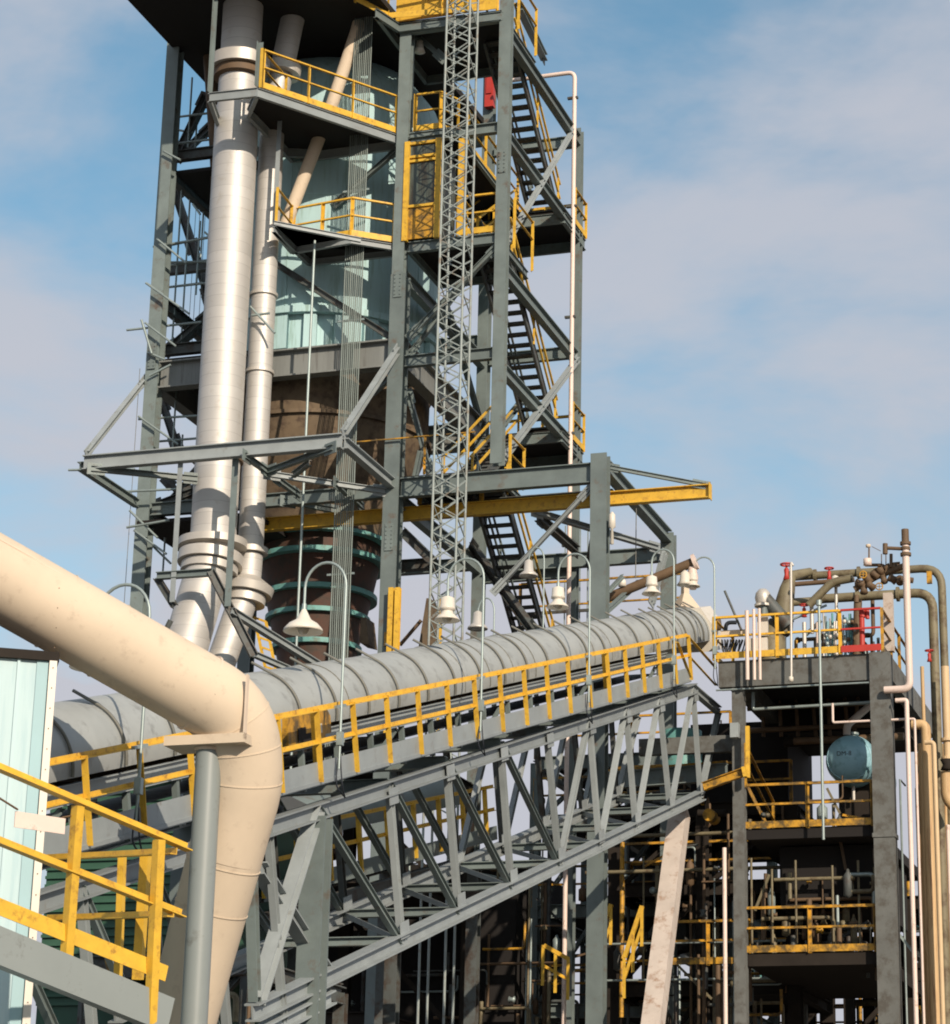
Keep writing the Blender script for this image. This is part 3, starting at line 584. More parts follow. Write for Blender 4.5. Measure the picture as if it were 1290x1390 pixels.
seg(conv(UC, VE, -.47), q_-Z*.45, 'L', .06, .06).build('mid_rail', YEL, G)
seg(conv(UC, VE, -1.0)+B*.05, conv(UC, VE-1.0, -.1), 'L', .07, .07, side=A).build('rail_brace', YEL, G)
# truss
UT = 7.35; UT2 = 5.3
tops = [(432, 1101), (528, 1066), (606, 1035), (679.5, 1010), (742, 993), (800, 976), (850, 962), (895, 948), (941, 935)]
bots = [(0, 0), (545, 1277), (622.5, 1237), (694, 1203), (759, 1172), (813.6, 1147), (863, 1122), (909.6, 1099), (951, 1080)]
TP = [Wu(x, y, UT) for x, y in tops]; BP = [None]+[Wu(x, y, UT) for x, y in bots[1:]]
tdir = (TP[-1]-TP[0]).normalized(); bdir = (BP[-1]-BP[1]).normalized(); stp = (TP[1]-TP[0]).length
off = A*(UT2-UT)
tl0 = TP[0]-tdir*14; bl0 = BP[1]-bdir*6
for nm, o_ in (('near', A*0), ('far', off)):
    seg(tl0+o_, TP[-1]+o_+tdir*.1, 'I', .2, .24, side=A).build('truss_top_chord', LITST, G)
    seg(bl0+o_, BP[-1]+o_+bdir*.1, 'I', .22, .24, side=A).build('truss_bottom_chord', LITST, G)
    for k in range(1, 9):
        seg(TP[k]+o_, BP[k]+o_, 'I', .10, .14, side=A).build('truss_post', LITST if nm == 'near' else STEELD, G)
    for k in range(0, 4): seg(TP[k]+o_+tdir*.05, BP[k+1]+o_-bdir*.05, 'I', .10, .12, side=A).build('truss_diagonal', STEEL, G)
    for k in range(5, 9): seg(TP[k]+o_-tdir*.05, BP[k-1]+o_+bdir*.05, 'I', .10, .13, side=A).build('truss_diagonal', LITST, G)
    seg(TP[5]+o_, BP[4]+o_+bdir*.08, 'I', .08, .1, side=A).build('truss_diagonal', STEEL, G)
    mb = MB()
    for k in range(1, 9):
        for q in (TP[k]-CN*.17, BP[k]+CN*.17): seg(q+o_+A*.07-tdir*.2, q+o_+A*.07+tdir*.2, 'box', .014, .26, side=A).build('gusset_plate', LITST, G)
    e_ = Wu(976, 965, UT)+o_
    seg(TP[-1]+o_, e_, 'I', .16, .2, side=A).build('truss_top_chord', LITST, G); seg(e_, BP[-1]+o_, 'I', .12, .16, side=A).build('truss_post', LITST, G)
for k in range(1, 9):
    seg(BP[k], BP[k]+off, 'I', .14, .14).build('cross_beam', STEEL, G)
    if k < 8: seg(BP[k], BP[k+1]+off, 'L', .09, .09).build('cross_brace', LITST, G)
    seg(TP[k], TP[k]+off, 'I', .16, .2).build('cross_beam', STEEL, G)
for k in range(1, 9):                                   # truss beyond the support, running down to the left
    t0 = TP[0]-tdir*(k-1)*1.9; t1 = t0-tdir*1.9; b0 = t1-CN*2.6
    if k > 1: seg(t0, t0-CN*2.7+tdir*.1, 'I', .1, .12, side=A).build('truss_post', LITST, G)
    if k > 2: seg(t0-CN*2.7, t1, 'I', .09, .11, side=A).build('truss_diagonal', STEEL, G)
seg(TP[0]-CN*2.7, TP[0]-tdir*14-CN*2.7, 'I', .2, .2, side=A).build('truss_bottom_chord', LITST, G)
# support bents
Bt = thing('support_bent', 'grey steel trestle with crossed braces under the conveyor truss', 'trestle', P(6.3, V_(TP[0]), 0))
vb = V_(TP[0])
for u in (UT, UT2): seg(P(u, vb, 0), P(u, vb, TP[0].z-.1), 'I', .36, .32, side=A).build('column', STEEL, Bt)
seg(Wu(430, 1098, UT), Wu(348, 1360, UT), 'I', .2, .2, side=A).build('brace', LITST, Bt)
seg(Wu(352, 1178, UT-.1), Wu(448, 1330, UT-.1), 'I', .2, .2, side=A).build('brace', LITST, Bt)
seg(Wu(348, 1172, UT-1.6), Wu(375, 1090, UT-1.6), 'I', .2, .2, side=A).build('brace', STEELD, Bt)
seg(Wu(340, 1150, UT), Wu(346, 1360, UT), 'I', .14, .14, side=A).build('brace', STEEL, Bt)
p = Wu(923, 1103, 6.9); q = Wu(893, 1340, 7.2)
tag(seg(p, p+(q-p)*2.6, 'box', .42, .42, side=A).build('inclined_leg', PINKC), 'leaning pale pinkish concrete leg under the right end of the truss', 'support leg')
# discharge head at the top of the conveyor
Hd = thing('discharge_head', 'pale box shaped discharge head with a pointed vent at the top end of the hood', 'discharge head', conv(uh, VH+.8, -1))
c = conv(uh, VH+.35, hc)
mb = MB(); pr = [(-.72, -.45), (.72, -.45), (.74, .25), (.5, .66), (-.5, .66), (-.74, .25)]
mb.prism(c-CD*.55, c+CD*.6, pr, A, CN); mb.build('casing', WHITE, Hd)
tp = c+CN*.66; mb = MB(); mb.lathe(tp-CD*.1-Z*.05, [(.42, 0), (.11, .42), (.10, .85)], 4, smooth=False); mb.build('pointed_vent', BEIGE, Hd)
MB().lathe(c+CN*.2-B*0+A*.75, [(0, .1), (.16, .1), (.16, 0)], 18, ax=A).build('shaft_cover', BRPIPE, Hd)
# yellow electric box on the walkway
Eb = thing('belt_drive_cover', 'yellow steel drive cover behind the walkway rail near the cream pipe', 'drive cover', conv(UC-.5, -23.4, -.6))
vb_ = V_(Wu(430, 1000, UC-.35))
pp = [(-1.1, -.55), (.35, -.55), (.35, -.45), (.6, -.45), (.6, -.2), (.45, -.06), (-1.1, -.10)]
mb = MB(); mb.prism(conv(UC-.55, vb_, 0), conv(UC-.40, vb_, 0), pp, CD, CN); mb.build('cover', YELD, Eb)
mb = MB(); mb.prism(conv(UC-.39, vb_, 0), conv(UC-.385, vb_, 0), [(-.75, -.5), (-.2, -.5), (-.2, -.38), (-.45, -.38), (-.45, -.28), (-.75, -.28)], CD, CN); mb.build('opening', DARK, Eb)
mb = MB(); mb.prism(conv(UC-.39, vb_, 0), conv(UC-.385, vb_, 0), [(.1, -.42), (.2, -.42), (.2, -.28), (.1, -.28)], CD, CN); mb.build('label_plate', WHITE, Eb)
# red & pink valves behind rail
tag(MB().lathe(Wu(549, 968, uh-1.2), [(0, .12), (.1, .1), (.1, -.08), (0, -.1)], 12, ax=A).build('red_valve', RED), 'small red valve seen under the hood between yellow posts', 'valve')
# ================================================================ GOOSENECK LAMPS along the walkway
def lamp(px, py, label, wide=False, far=False, arcr=.33, foot=-1.0, lean=A, u=UC+.08, drop=.32, sc_=1.0):
    "px, py: where the pole turns into its arc"
    p = Wu(px, py, u); v = V_(p); f = conv(u, v, foot)
    o = thing('gooseneck_lamp', label, 'lamp', f, 'gooseneck lamps along the conveyor walkway')
    f.x, f.y = p.x, p.y
    c = p-lean*arcr; pts = [f, p]+[c+lean*arcr*math.cos(t)+Z*arcr*1.15*math.sin(t) for t in [math.pi*k/14 for k in range(1, 15)]]
    e = pts[-1]; pts.append(e-Z*drop); e = pts[-1]
    MB().tube(pts, .022, 8).build('pole', GALV, o)
    seg(conv(u-.02, v-.18, -.02), conv(u-.02, v+.18, -.02), 'box', .05, .04).build('bracket', GALV, o)
    if wide: prof = [(.02, .06), (.05, 0), (.09, -.08), (.12, -.13), (.22, -.19), (.29, -.27), (.30, -.31), (.27, -.31), (.18, -.22)]
    else: prof = [(.03, .04), (.12, .0), (.13, -.16), (.14, -.17), (.14, -.21), (.10, -.22), (.11, -.28), (.20, -.36), (.23, -.40), (.21, -.40), (.1, -.33)]
    s = MB().lathe(e, [(a*sc_, b*sc_) for a, b in prof], 26).build('shade', WHITE, o)
    MB().lathe(e+Z*(-.30 if wide else -.38)*sc_, [(0, -.06), (.06, -.04), (.09, .02), (.09, .05)], 14).build('bulb', mat('bulb_glass', (.35, .33, .28), .2), s)
    MB().tube([e+Z*.02, e+Z*.12], .035, 10).build('collar', GALV, o); seg(f+Z*.35, f+Z*.55, 'box', .09, .08, side=A).build('junction_box', GALV, o)
    for sx in (-.05, .06): MB().tube(bend([f+Z*.36, f-Z*.25+A*sx, f-Z*.45+CD*.3], .2, 5), .012, 5).build('cable', RUBBER, o)
    return o
lamp(470, 795, 'gooseneck lamp with a wide white dome shade in front of the brown cone', True, arcr=.33, drop=.36)
lamp(657, 785, 'gooseneck lamp with a bulky white head in front of the lattice mast')
lamp(801, 775, 'gooseneck lamp with a bulky white head left of the portal column')
lamp(915, 762, 'gooseneck lamp with a white head before the brown vent pipe, right of the portal column', arcr=.26, drop=.34)
lamp(970, 772, 'rightmost gooseneck lamp arching over the pale discharge head', arcr=.27, drop=.1, sc_=.8)
lamp(203, 835, 'leftmost gooseneck lamp half hidden behind the thick cream pipe', True, arcr=.36)
def far_lamp(x, y, label):
    e = Wu(x, y, 5.3); o = thing('gooseneck_lamp', label, 'lamp', conv(5.3, V_(e), -1), 'small lamps on the far side of the conveyor')
    p = e+A*.35; c = e+A*.175; f = conv(5.3, V_(e), -.9); f = V3((p.x, p.y, f.z))
    MB().tube([f, p]+[c+A*.175*math.cos(t)+Z*.3*math.sin(t) for t in [math.pi*k/10 for k in range(1, 11)]], .018, 6).build('pole', GALV, o)
    MB().lathe(e, [(.03, .04), (.09, .0), (.11, -.22), (.2, -.30), (.21, -.34), (.18, -.34)], 20).build('shade', ALU2, o)
far_lamp(649, 832, 'small far side lamp seen between the lattice mast and the lower stair'); far_lamp(718, 762, 'small far side lamp hanging in front of the lower stair treads')
# lamps in the tower
for x, y, v, lab in ((455, 203, .5, 'small grey pendant lamp under the upper platform by the conduits'), (570, 65, .5, 'small grey pendant lamp under the top floor beside the centre column')):
    tag(MB().lathe(W(x, y, v), [(.02, .25), (.08, .2), (.1, .0), (.15, -.12), (.0, -.16)], 16).build('pendant_lamp', WHITE), lab, 'lamp')
# ================================================================ FOREGROUND: cream pipe, column, shed, railing
Cp = thing('cream_pipe', 'thick cream painted pipe crossing the lower left and turning down at an elbow', 'pipe', Wd(320, 1200, 29))
r_ = .455
axis = [Wd(-300, 619, 28.6), Wd(0, 786, 28.9), Wd(150, 871, 29.1), Wd(236, 920, 29.3)]
el = bend([Wd(236, 920, 29.3), Wd(322, 969, 29.45), Wd(334, 1060, 29.6), Wd(305, 1165, 29.75)], 3, 12)
axis2 = [Wd(305, 1165, 29.75), Wd(269, 1299, 30.0), Wd(242, 1400, 30.2)]
MB().tube(axis+el[1:], [r_]*(len(axis)+len(el)-8)+[r_*(1-.007*i) for i in range(7)], 56).build('shell', BEIGE, Cp)
MB().tube([el[-1]]+axis2[1:], [r_*.958, r_*.915, r_*.90], 56).build('lower_shell', BEIGE, Cp)
def ringat(c, d, R, w=.03): return MB().lathe(c-d.normalized()*w/2, [(R-.03, 0), (R, 0), (R, w), (R-.03, w)], 56, ax=d, smooth=False)
for t in (.32, .62): p = axis[1]+(axis[3]-axis[1])*t; ringat(p, axis[3]-axis[1], r_+.010, .012).build('weld_seam', BEIGE, Cp)
ringat(axis[3]+(axis[2]-axis[3])*-.42, axis[3]-axis[1], r_+.02, .03).build('joint_band', BEIGE2, Cp)
for i in (8, 14, 20): ringat(el[i], el[i+1]-el[i-1], r_*1.0+.007, .012).build('weld_seam', BEIGE, Cp)
for t in (.05, .5): ringat(axis2[0]+(axis2[1]-axis2[0])*t, axis2[1]-axis2[0], r_*(.957-.043*t)+.009, .012).build('weld_seam', BEIGE, Cp)
# longitudinal weld
dn = (axis[3]-axis[1]).normalized(); upn = (Z-dn*Z.dot(dn)).normalized(); sdn = dn.cross(upn)
if sdn.dot(CAM-axis[1]) < 0: sdn = -sdn
mb = MB(); dl = (upn*.62+sdn*.78)
mb.seg(axis[0]+dl*r_, axis[1]+(axis[3]-axis[1])*.32+dl*r_, 'box', .02, .012); mb.build('seam_weld', BEIGE2, Cp)
# support post with saddle
Su = thing('pipe_support', 'smooth round grey post with a flat saddle carrying the cream pipe', 'pipe support', V3((Wd(284, 1020, 29.3).x, Wd(284, 1020, 29.3).y, 0)))
tpz = Wd(284, 1020, 29.3)
MB().tube([V3((tpz.x, tpz.y, 0)), tpz], .15, 28).build('post', GPIPE, Su)
MB().tube([tpz-Z*.005, tpz+Z*.03], .17, 28).build('cap', BEIGE2, Su)
sa = tpz+Z*.07
mb = MB(); mb.seg(sa-A*.46+Z*.02, sa+A*.54+Z*.02, 'box', .5, .11, side=B); mb.build('saddle', BEIGE, Su)
mb = MB(); mb.seg(sa+A*.53-B*.22, sa+A*.53-B*.22+Z*.75, 'box', .02, .06, side=A); mb.build('strap', BEIGE2, Su)
# blue sheet building
Sh = thing('blue_building', 'pale blue sheet metal building corner at the left edge under the cream pipe', 'building', Wd(40, 1200, 36))
p = Wd(66, 1050, 27.3); tp_ = along(p, Z, y=899); 
base = V3((p.x, p.y, 0)); wa = V3((math.cos(R_(13)), math.sin(R_(13)), 0)); wb = V3((-wa.y, wa.x, 0))
mb = MB(); zt_ = tp_.z
mb.add([base, base-wa*8, base-wa*8+wb*6, base+wb*6]+[q+Z*zt_ for q in (base, base-wa*8, base-wa*8+wb*6, base+wb*6)], [(0, 1, 5, 4), (1, 2, 6, 5), (2, 3, 7, 6), (3, 0, 4, 7), (4, 5, 6, 7)])
mb.build('wall', LTBLUE, Sh)
for off_, wd_ in ((.04, .08),): 
    q = base-wa*off_-wb*.03; seg(q, q+Z*zt_, 'box', wd_, .06, side=wa).build('corner_trim', WHITE, Sh)
q = base-wa*.15-wb*.01; seg(q, q+Z*zt_, 'box', .12, .02, side=wa).build('corner_panel', mat('teal_blue_sheet', (.30, .46, .49), .6, 0, .1, 1), Sh)
MB().tube([Wd(291, 943, 28.93), Wd(291, 943, 29.1)], .013, 8).build('test_plug', BRPIPE, Cp)
for i_ in range(26):
    q = base-wa*.04-wb*.06+Z*(3.2+i_*.22); MB().tube([q, q-wb*.008], .007, 6).build('fixing_screw', BRPIPE, Sh)
for k in range(1, 12): q = base-wa*(.1+k*.3)-wb*.012; seg(q, q+Z*zt_, 'box', .03, .024, side=wa).build('sheet_rib', LTBLUE, Sh)
mb = MB(); mb.add([base+wa*.02-wb*.06+Z*zt_, base-wa*8-wb*.06+Z*zt_, base-wa*8+wb*6+Z*zt_, base+wa*.02+wb*6+Z*zt_]+[q+Z*(zt_+.10) for q in (base+wa*.02-wb*.06, base-wa*8-wb*.06, base-wa*8+wb*6, base+wa*.02+wb*6)], [(3, 2, 1, 0), (4, 5, 6, 7), (0, 1, 5, 4), (1, 2, 6, 5), (2, 3, 7, 6), (3, 0, 4, 7)])
mb.build('roof', DKBR, Sh)
# foreground railing: a catwalk running right and away
fd = 24.5
t0, t1 = Wd(-60, 1016, fd-.6), Wd(258, 1148, fd+1.2); t1.z = t0.z+(t1.z-t0.z)
Fr = thing('catwalk', 'yellow railed catwalk with grey edge beam in the lower left foreground', 'catwalk', Wd(100, 1290, 24))
hd = V3((t1.x-t0.x, t1.y-t0.y, t1.z-t0.z))
def seg2(a, b, w_, h_, nm, m_, k='L', side=None): return seg(a, b, k, w_, h_, side=side).build(nm, m_, Fr)
fx = lambda x, y, d: Wd(x, y, d)
seg2(fx(-60, 1014, 23.9), fx(258, 1150, 25.5), .11, .09, 'top_rail', YEL)
seg2(fx(-60, 1116, 23.9), fx(250, 1240, 25.5), .10, .09, 'mid_rail', YEL)
seg2(fx(-60, 1207, 23.95), fx(226, 1322, 25.4), .012, .155, 'toe_board', YEL, 'box')
seg2(fx(-60, 1262, 24.0), fx(226, 1379, 25.4), .14, .34, 'edge_beam', GPIPE, 'box')
for x0, y0, x1, y1, d in ((106, 1094, 88, 1330, 24.75), (216, 1140, 204, 1390, 25.3), (-30, 1030, -42, 1290, 24.1)):
    seg2(fx(x0, y0, d-.06), fx(x1, y1, d-.06), .09, .09, 'post', YEL, 'L', side=hd)
seg2(fx(56, 1164, 27.6), fx(236, 1155, 25.35), .08, .07, 'top_rail', YEL); seg2(fx(60, 1246, 27.6), fx(232, 1240, 25.35), .08, .07, 'mid_rail', YEL)
seg2(fx(198, 1162, 26.1), fx(187, 1330, 26.1), .09, .09, 'post', YEL, 'L', side=B)
seg2(fx(166, 1162, 27.0), fx(160, 1330, 27.0), .07, .07, 'post', YEL, 'L', side=B)
Sg = thing('hanging_plate', 'blank pinkish plate hung on a thin chain between the yellow catwalk rails', 'sign plate', fx(50, 1115, 24.4))
a_, b_ = fx(20, 1112, 24.3), fx(88, 1122, 24.6)
seg(a_, b_, 'box', .012, .15).build('plate', PINK, Sg)
MB().tube([fx(-30, 1068, 24.0), fx(0, 1084, 24.15), fx(24, 1099, 24.3)], .010, 6).build('chain', BRPIPE, Sg); MB().tube([fx(84, 1110, 24.6), fx(104, 1106, 24.75)], .010, 6).build('chain', BRPIPE, Sg)
# ================================================================ CONCRETE TABLE STRUCTURE on the right
CV = 2.4
C0 = thing('concrete_structure', 'grey concrete frame structure carrying pipework, right of the conveyor head', 'concrete structure', P(10, 4, 0))
ul, ur = U_(W(1003, 1000, CV)), U_(W(1199, 1000, CV)); zt = W(1190, 884, CV-.25).z; D = 7.0
def cbox(u0, u1, v0, v1, z0, z1, nm, m_=CONC, par=None): return MB().slab(u0, u1, v0, v1, z0, z1).build(nm, m_, par or C0)
cbox(ul-.13, ul+.14, CV-.14, CV+.2, 0, zt-.69, 'column'); cbox(ur-.24, ur+.24, CV-.25, CV+.2, 0, zt-.02, 'column')
for z, w_ in ((10.15, .03), ): pass
cbox(ur-.265, ur+.265, CV-.275, CV+.22, 11.9-.1, 11.9, 'column_joint')
cbox(ul-.13, ul+.14, CV+D, CV+D+.3, 0, zt-.69, 'column'); cbox(ur-.2, ur+.2, CV+D, CV+D+.3, 0, zt-.69, 'column')
cbox(ul-.45, ur-.243, CV-.15, CV+.25, zt-.66, zt-.02, 'beam'); cbox(ur+.0, ur+.22, CV+.2, CV+D, zt-.6, zt-.03, 'beam'); cbox(ul-.3, ul+.1, CV+.25, CV+D, zt-.6, zt-.03, 'beam')
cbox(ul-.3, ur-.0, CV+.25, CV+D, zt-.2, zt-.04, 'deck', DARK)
z2 = W(1100, 1122, CV).z; z3 = W(1100, 1292, CV).z
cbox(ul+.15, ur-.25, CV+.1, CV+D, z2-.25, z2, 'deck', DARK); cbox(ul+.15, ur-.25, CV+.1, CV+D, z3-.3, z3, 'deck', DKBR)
cbox(ul-2.5, ul-.14, CV+.1, CV+.3, z2+1.9, z2+2.3, 'beam')
# tank body hanging between the two lower decks, its shade painted in black
tag(MB().slab(ul+.75, ur-.4, CV+1.0, CV+5.5, z2-1.75, z2-.3).build('shade_black_tank', DARK), 'big tank in painted shade black filling the bay under the blue drum', 'tank')
def crail(pts, red=None, lab=None, m_=YEL, h=1.05, gap=1.4, toe=True, nm='guard_rail'):
    o = thing(nm, lab, 'guard rail', pts[0]); guard(o, pts, h, m_, gap, toe=toe); return o
zd = zt
ra, rb, rm = P(ul-.5, CV-.28, zd), P(ur+.06, CV-.28, zd), P(U_(W(1141, 880, CV-.28)), CV-.28, zd)
crail([ra, rm], lab='yellow part of the guard rail along the concrete deck top')
Rr = thing('guard_rail', 'red painted end of the guard rail on the concrete deck top', 'guard rail', rm); guard(Rr, [rm+A*.02, rb], 1.05, RED, posts=False, r=.03)
crail([rb+A*.03+B*.05, rb+B*4], lab='yellow guard rail turning away at the right end of the concrete deck', m_=YELD, gap=1.3)
crail([ra-A*.02, ra+B*2], lab='short yellow guard rail at the left end of the concrete deck')
crail([P(ul+.1, CV+.05, z2), P(ur-.3, CV+.05, z2)], lab='dull yellow guard rail in front of the blue drum', m_=YELD, gap=1.45, toe=True)
crail([P(ul+.1, CV+.05, z3), P(ur-.3, CV+.05, z3)], lab='dull yellow guard rail on the lowest concrete deck', m_=YELD, gap=1.45)
crail([P(ul-2.3, CV+2, z3), P(ul-.2, CV+2, z3)], lab='dull yellow guard rail behind the leaning concrete leg', m_=YELD, gap=1.1)
crail([P(ul+.16, CV, z2+1.0), P(ul+.16, CV+3.2, z2+.2)], lab='yellow rail of the short stair left of the blue drum', m_=YELD, gap=3)
# blue drum
dc = W(1151, 1027, CV+1.0); uD, zD, rD = U_(dc), dc.z, .60
Dr = thing('blue_drum', 'blue horizontal drum with a domed end and small black marking', 'drum', P(uD, CV+2, zD-.6))
MB().lathe(P(uD, 0, zD), [(0, -(CV+.95)), (.2, -(CV+.97)), (.38, -(CV+1.05)), (.5, -(CV+1.16)), (.57, -(CV+1.28)), (rD, -(CV+1.42)), (rD, -(CV+4.5)), (0, -(CV+4.8))], 48, ax=-B).build('shell', DRUMB, Dr)
MB().tube([P(uD, CV+1.75, zD+rD-.02), P(uD, CV+1.75, zD+rD+.10)], .10, 16).build('nozzle', GALV, Dr)
MB().tube([P(uD, CV+1.7, zD-rD+.02), P(uD, CV+1.7, zD-rD-.35)], .04, 10).build('drain', ALU2, Dr)
for v in (CV+1.9, CV+3.9): MB().slab(uD-.4, uD+.4, v, v+.2, z2, zD-rD*.8).build('saddle', DKBR, Dr)
tx = bpy.data.curves.new('drum_marking', 'FONT'); tx.body = 'DM-8'; tx.size = .155; tx.extrude = .002; tx.align_x = 'CENTER'
to = bpy.data.objects.new('tmp_text', tx); sc.collection.objects.link(to); dg = bpy.context.evaluated_depsgraph_get(); me = bpy.data.meshes.new_from_object(to.evaluated_get(dg))
bpy.data.objects.remove(to); me.name = 'drum_marking'; me.materials.clear(); me.materials.append(INK)
mo = bpy.data.objects.new('drum_marking', me); sc.collection.objects.link(mo); mo.parent = Dr
for r_s in (.3, .52): MB().lathe(P(uD, 0, zD), [(r_s, -(CV+(1.0 if r_s < .4 else 1.18))), (r_s+.012, -(CV+(1.0 if r_s < .4 else 1.18)-.006)), (r_s+.024, -(CV+(1.01 if r_s < .4 else 1.2)))], 40, ax=-B).build('weld_seam', DRUMB, Dr) if r_s > .4 else None
MB().lathe(P(uD, 0, zD), [(rD+.004, -(CV+1.45)), (rD+.014, -(CV+1.46)), (rD+.004, -(CV+1.48))], 48, ax=-B).build('weld_seam', DRUMB, Dr)
MB().lathe(P(uD, CV+1.75, zD+rD+.08), [(.06, 0), (.15, 0), (.15, .05), (.06, .05)], 20, hard=True).build('flange', GALV, Dr)
mk = P(uD-.08, CV+.955, zD+.02) - Dr.location
MM = Matrix((A, Z, -B)).transposed().to_4x4(); MM.translation = mk; mo.matrix_local = MM
# ---- pipework
def pipe(label, pts, r, m_, rad=.25, nm='pipe', cat='pipe', grp=None, n=14, fl=()):
    if fl:
        o = thing(nm, label, cat, pts[-1], grp); MB().tube(bend(pts, rad), r, n).build('pipe_run', m_, o)
        for p, d in fl: MB().lathe(p-d*.03, [(r*.8, 0), (r*1.6, 0), (r*1.6, .07), (r*.8, .07)], 16, ax=d, smooth=False).build('flange', m_, o)
        return o
    return tag(MB().tube(bend(pts, rad), r, n).build(nm, m_), label, cat, grp)
def apipe(x0, y0, v, x1): p = W(x0, y0, v); return p, along(p, A, x=x1)
a_, b_ = apipe(1115, 813, 4, 1266); dn_ = V3((b_.x, b_.y, 0)); pipe('lower of the two thick olive pipes bending down at the right edge', [a_, b_, dn_], .115, OLIVE, .45, fl=[(a_+A*.9, A), (a_+A*1.9, A)])
a_, b_ = apipe(1080, 783, 4.6, 1278); dn_ = V3((b_.x, b_.y, 0)); pipe('upper of the two thick olive pipes bending down at the right edge', [a_, b_, dn_], .10, OLIVE, .5, fl=[(a_+A*.5, A), (a_+A*1.6, A)])
p = W(1229, 722, 2.0); q = along(p, Z, y=935)
Vt = thing('vent_stack', 'tall pinkish cream vent stack with dark flanged joints at its top', 'vent stack', q)
MB().tube(bend([p, q, q-A*.6], .18), .085, 14).build('pipe_run', PINK, Vt); MB().tube([p-Z*.29, p+Z*.06], .088, 14).build('stack_tip', BRPIPE, Vt)
for y, r in ((738, .13), (745, .11), (753, .13)): z = W(1230, y, 2.0); MB().tube([V3((p.x, p.y, z.z-.03)), V3((p.x, p.y, z.z+.04))], r, 16).build('flange', BRPIPE, Vt)
MB().tube([W(1226, 745, 2.0), W(1205, 744, 2.0)], .045, 12).build('branch', BRPIPE, Vt); MB().tube([W(1202, 738, 2.0), W(1202, 752, 2.0)], .06, 14).build('valve_body', BRPIPE, Vt)
Hm = thing('valve_manifold', 'tangled dark brown valve manifold slanting up beside the tall vent stack', 'valve manifold', W(1200, 780, 2.6))
MB().tube([W(1160, 800, 2.6), W(1190, 783, 2.6), W(1228, 768, 2.4)], .075, 14).build('header', BRPIPE, Hm)
for k, (x, y, s_) in enumerate(((1168, 792, .1), (1178, 786, .12), (1188, 780, .1), (1196, 774, .13), (1206, 772, .1), (1215, 770, .1), (1182, 795, .1), (1200, 786, .09), (1212, 786, .11), (1222, 788, .1), (1173, 800, .1))):
    MB().lathe(W(x, y, 2.5), [(0, -.12), (s_, -.1), (s_*.8, 0), (s_, .1), (0, .12)], 12, ax=V3((random.uniform(-1, 1), random.uniform(-1, 1), random.uniform(.2, 1)))).build('valve', BRPIPE, Hm)
for x, y in ((1172, 780), (1194, 796)):
    c = W(x, y, 2.3); MB().tube([c+(A*math.cos(t)+Z*math.sin(t))*.085 for t in [2*math.pi*k/14 for k in range(15)]], .014, 6, caps=False).build('handwheel', YELD, Hm)
    MB().tube([c-A*.08, c+A*.08], .01, 5).build('wheel_spoke', YELD, Hm); MB().tube([c-Z*.08, c+Z*.08], .01, 5).build('wheel_spoke', YELD, Hm)
for x0, y0, x1, y1, r in ((1180, 742, 1180, 765, .02), (1184, 742, 1196, 748, .008), (1210, 752, 1210, 770, .04), (1212, 765, 1222, 764, .03), (1175, 767, 1196, 767, .04), (1222, 786, 1240, 788, .07), (1163, 808, 1163, 818, .06), (1203, 752, 1203, 775, .012), (1197, 752, 1197, 775, .012)):
    MB().tube([W(x0, y0, 2.4), W(x1, y1, 2.4)], r, 10).build('branch', BRPIPE, Hm)
tag(MB().lathe(W(1178, 763, 2.3), [(0, -.1), (.1, -.08), (.1, .08), (0, .1)], 14).build('gauge', PINK), 'round pale gauge at the left end of the valve manifold', 'gauge')
tag(MB().lathe(W(1179, 741, 2.4), [(0, -.05), (.06, -.03), (.06, .03), (0, .05)], 12).build('gauge', BEIGE), 'small pale gauge on a thin stem above the valve manifold', 'gauge')
pipe('diagonal dark pipe dropping left from the valve manifold', [W(1158, 785, 2.8), W(1130, 790, 2.8), W(1098, 822, 2.8)], .10, OLIVE, .2)
pipe('dark horizontal pipe on the left of the valve manifold', [W(1080, 793, 3.2), W(1160, 787, 3.2)], .06, BRPIPE)
pipe('thick brown riser pipe behind the red rail post', [W(1165, 815, 2.8), W(1163, 905, 2.8)], .10, BRPIPE)
Rv = thing('hydrant_pipe', 'bright red hydrant riser standing at the red guard rail', 'hydrant', W(1171, 905, 2.3))
MB().tube([W(1170, 826, 2.3), W(1171, 880, 2.3)], .065, 14).build('riser', RED, Rv); MB().tube(bend([W(1170, 830, 2.3), W(1178, 828, 2.3), W(1178, 840, 2.3)], .05), .05, 10).build('nozzle', RED, Rv)
MB().tube([W(1171, 828, 2.3), W(1171, 838, 2.3)], .085, 14).build('flange', RED, Rv)
def redvalve(x, y, v, lab, s_=1.0):
    c = W(x, y, v); o = thing('gate_valve', lab, 'valve', c, 'red valves on the concrete deck')
    MB().lathe(c, [(0, -.12*s_), (.07*s_, -.1*s_), (.04*s_, 0), (.05*s_, .1*s_), (.02*s_, .14*s_), (.02*s_, .22*s_)], 12).build('body', RED, o)
    MB().tube([c+Z*.2*s_+(A*math.cos(t)+B*math.sin(t))*.11*s_ for t in [2*math.pi*k/14 for k in range(15)]], .016*s_, 6, caps=False).build('handwheel', RED, o)
    MB().tube([c+Z*.2*s_-A*.1*s_, c+Z*.2*s_+A*.1*s_], .01, 5).build('wheel_spoke', RED, o)
redvalve(1126, 782, 3.9, 'red gate valve on top of the upper olive pipe'); redvalve(1068, 780, 3.6, 'dark red valve left of the thin white vent pole', 1.3); redvalve(1092, 832, 3, 'red valve low behind the yellow deck rail'); redvalve(1262, 893, 3.6, 'red valve low beside the big olive downpipes', .9)
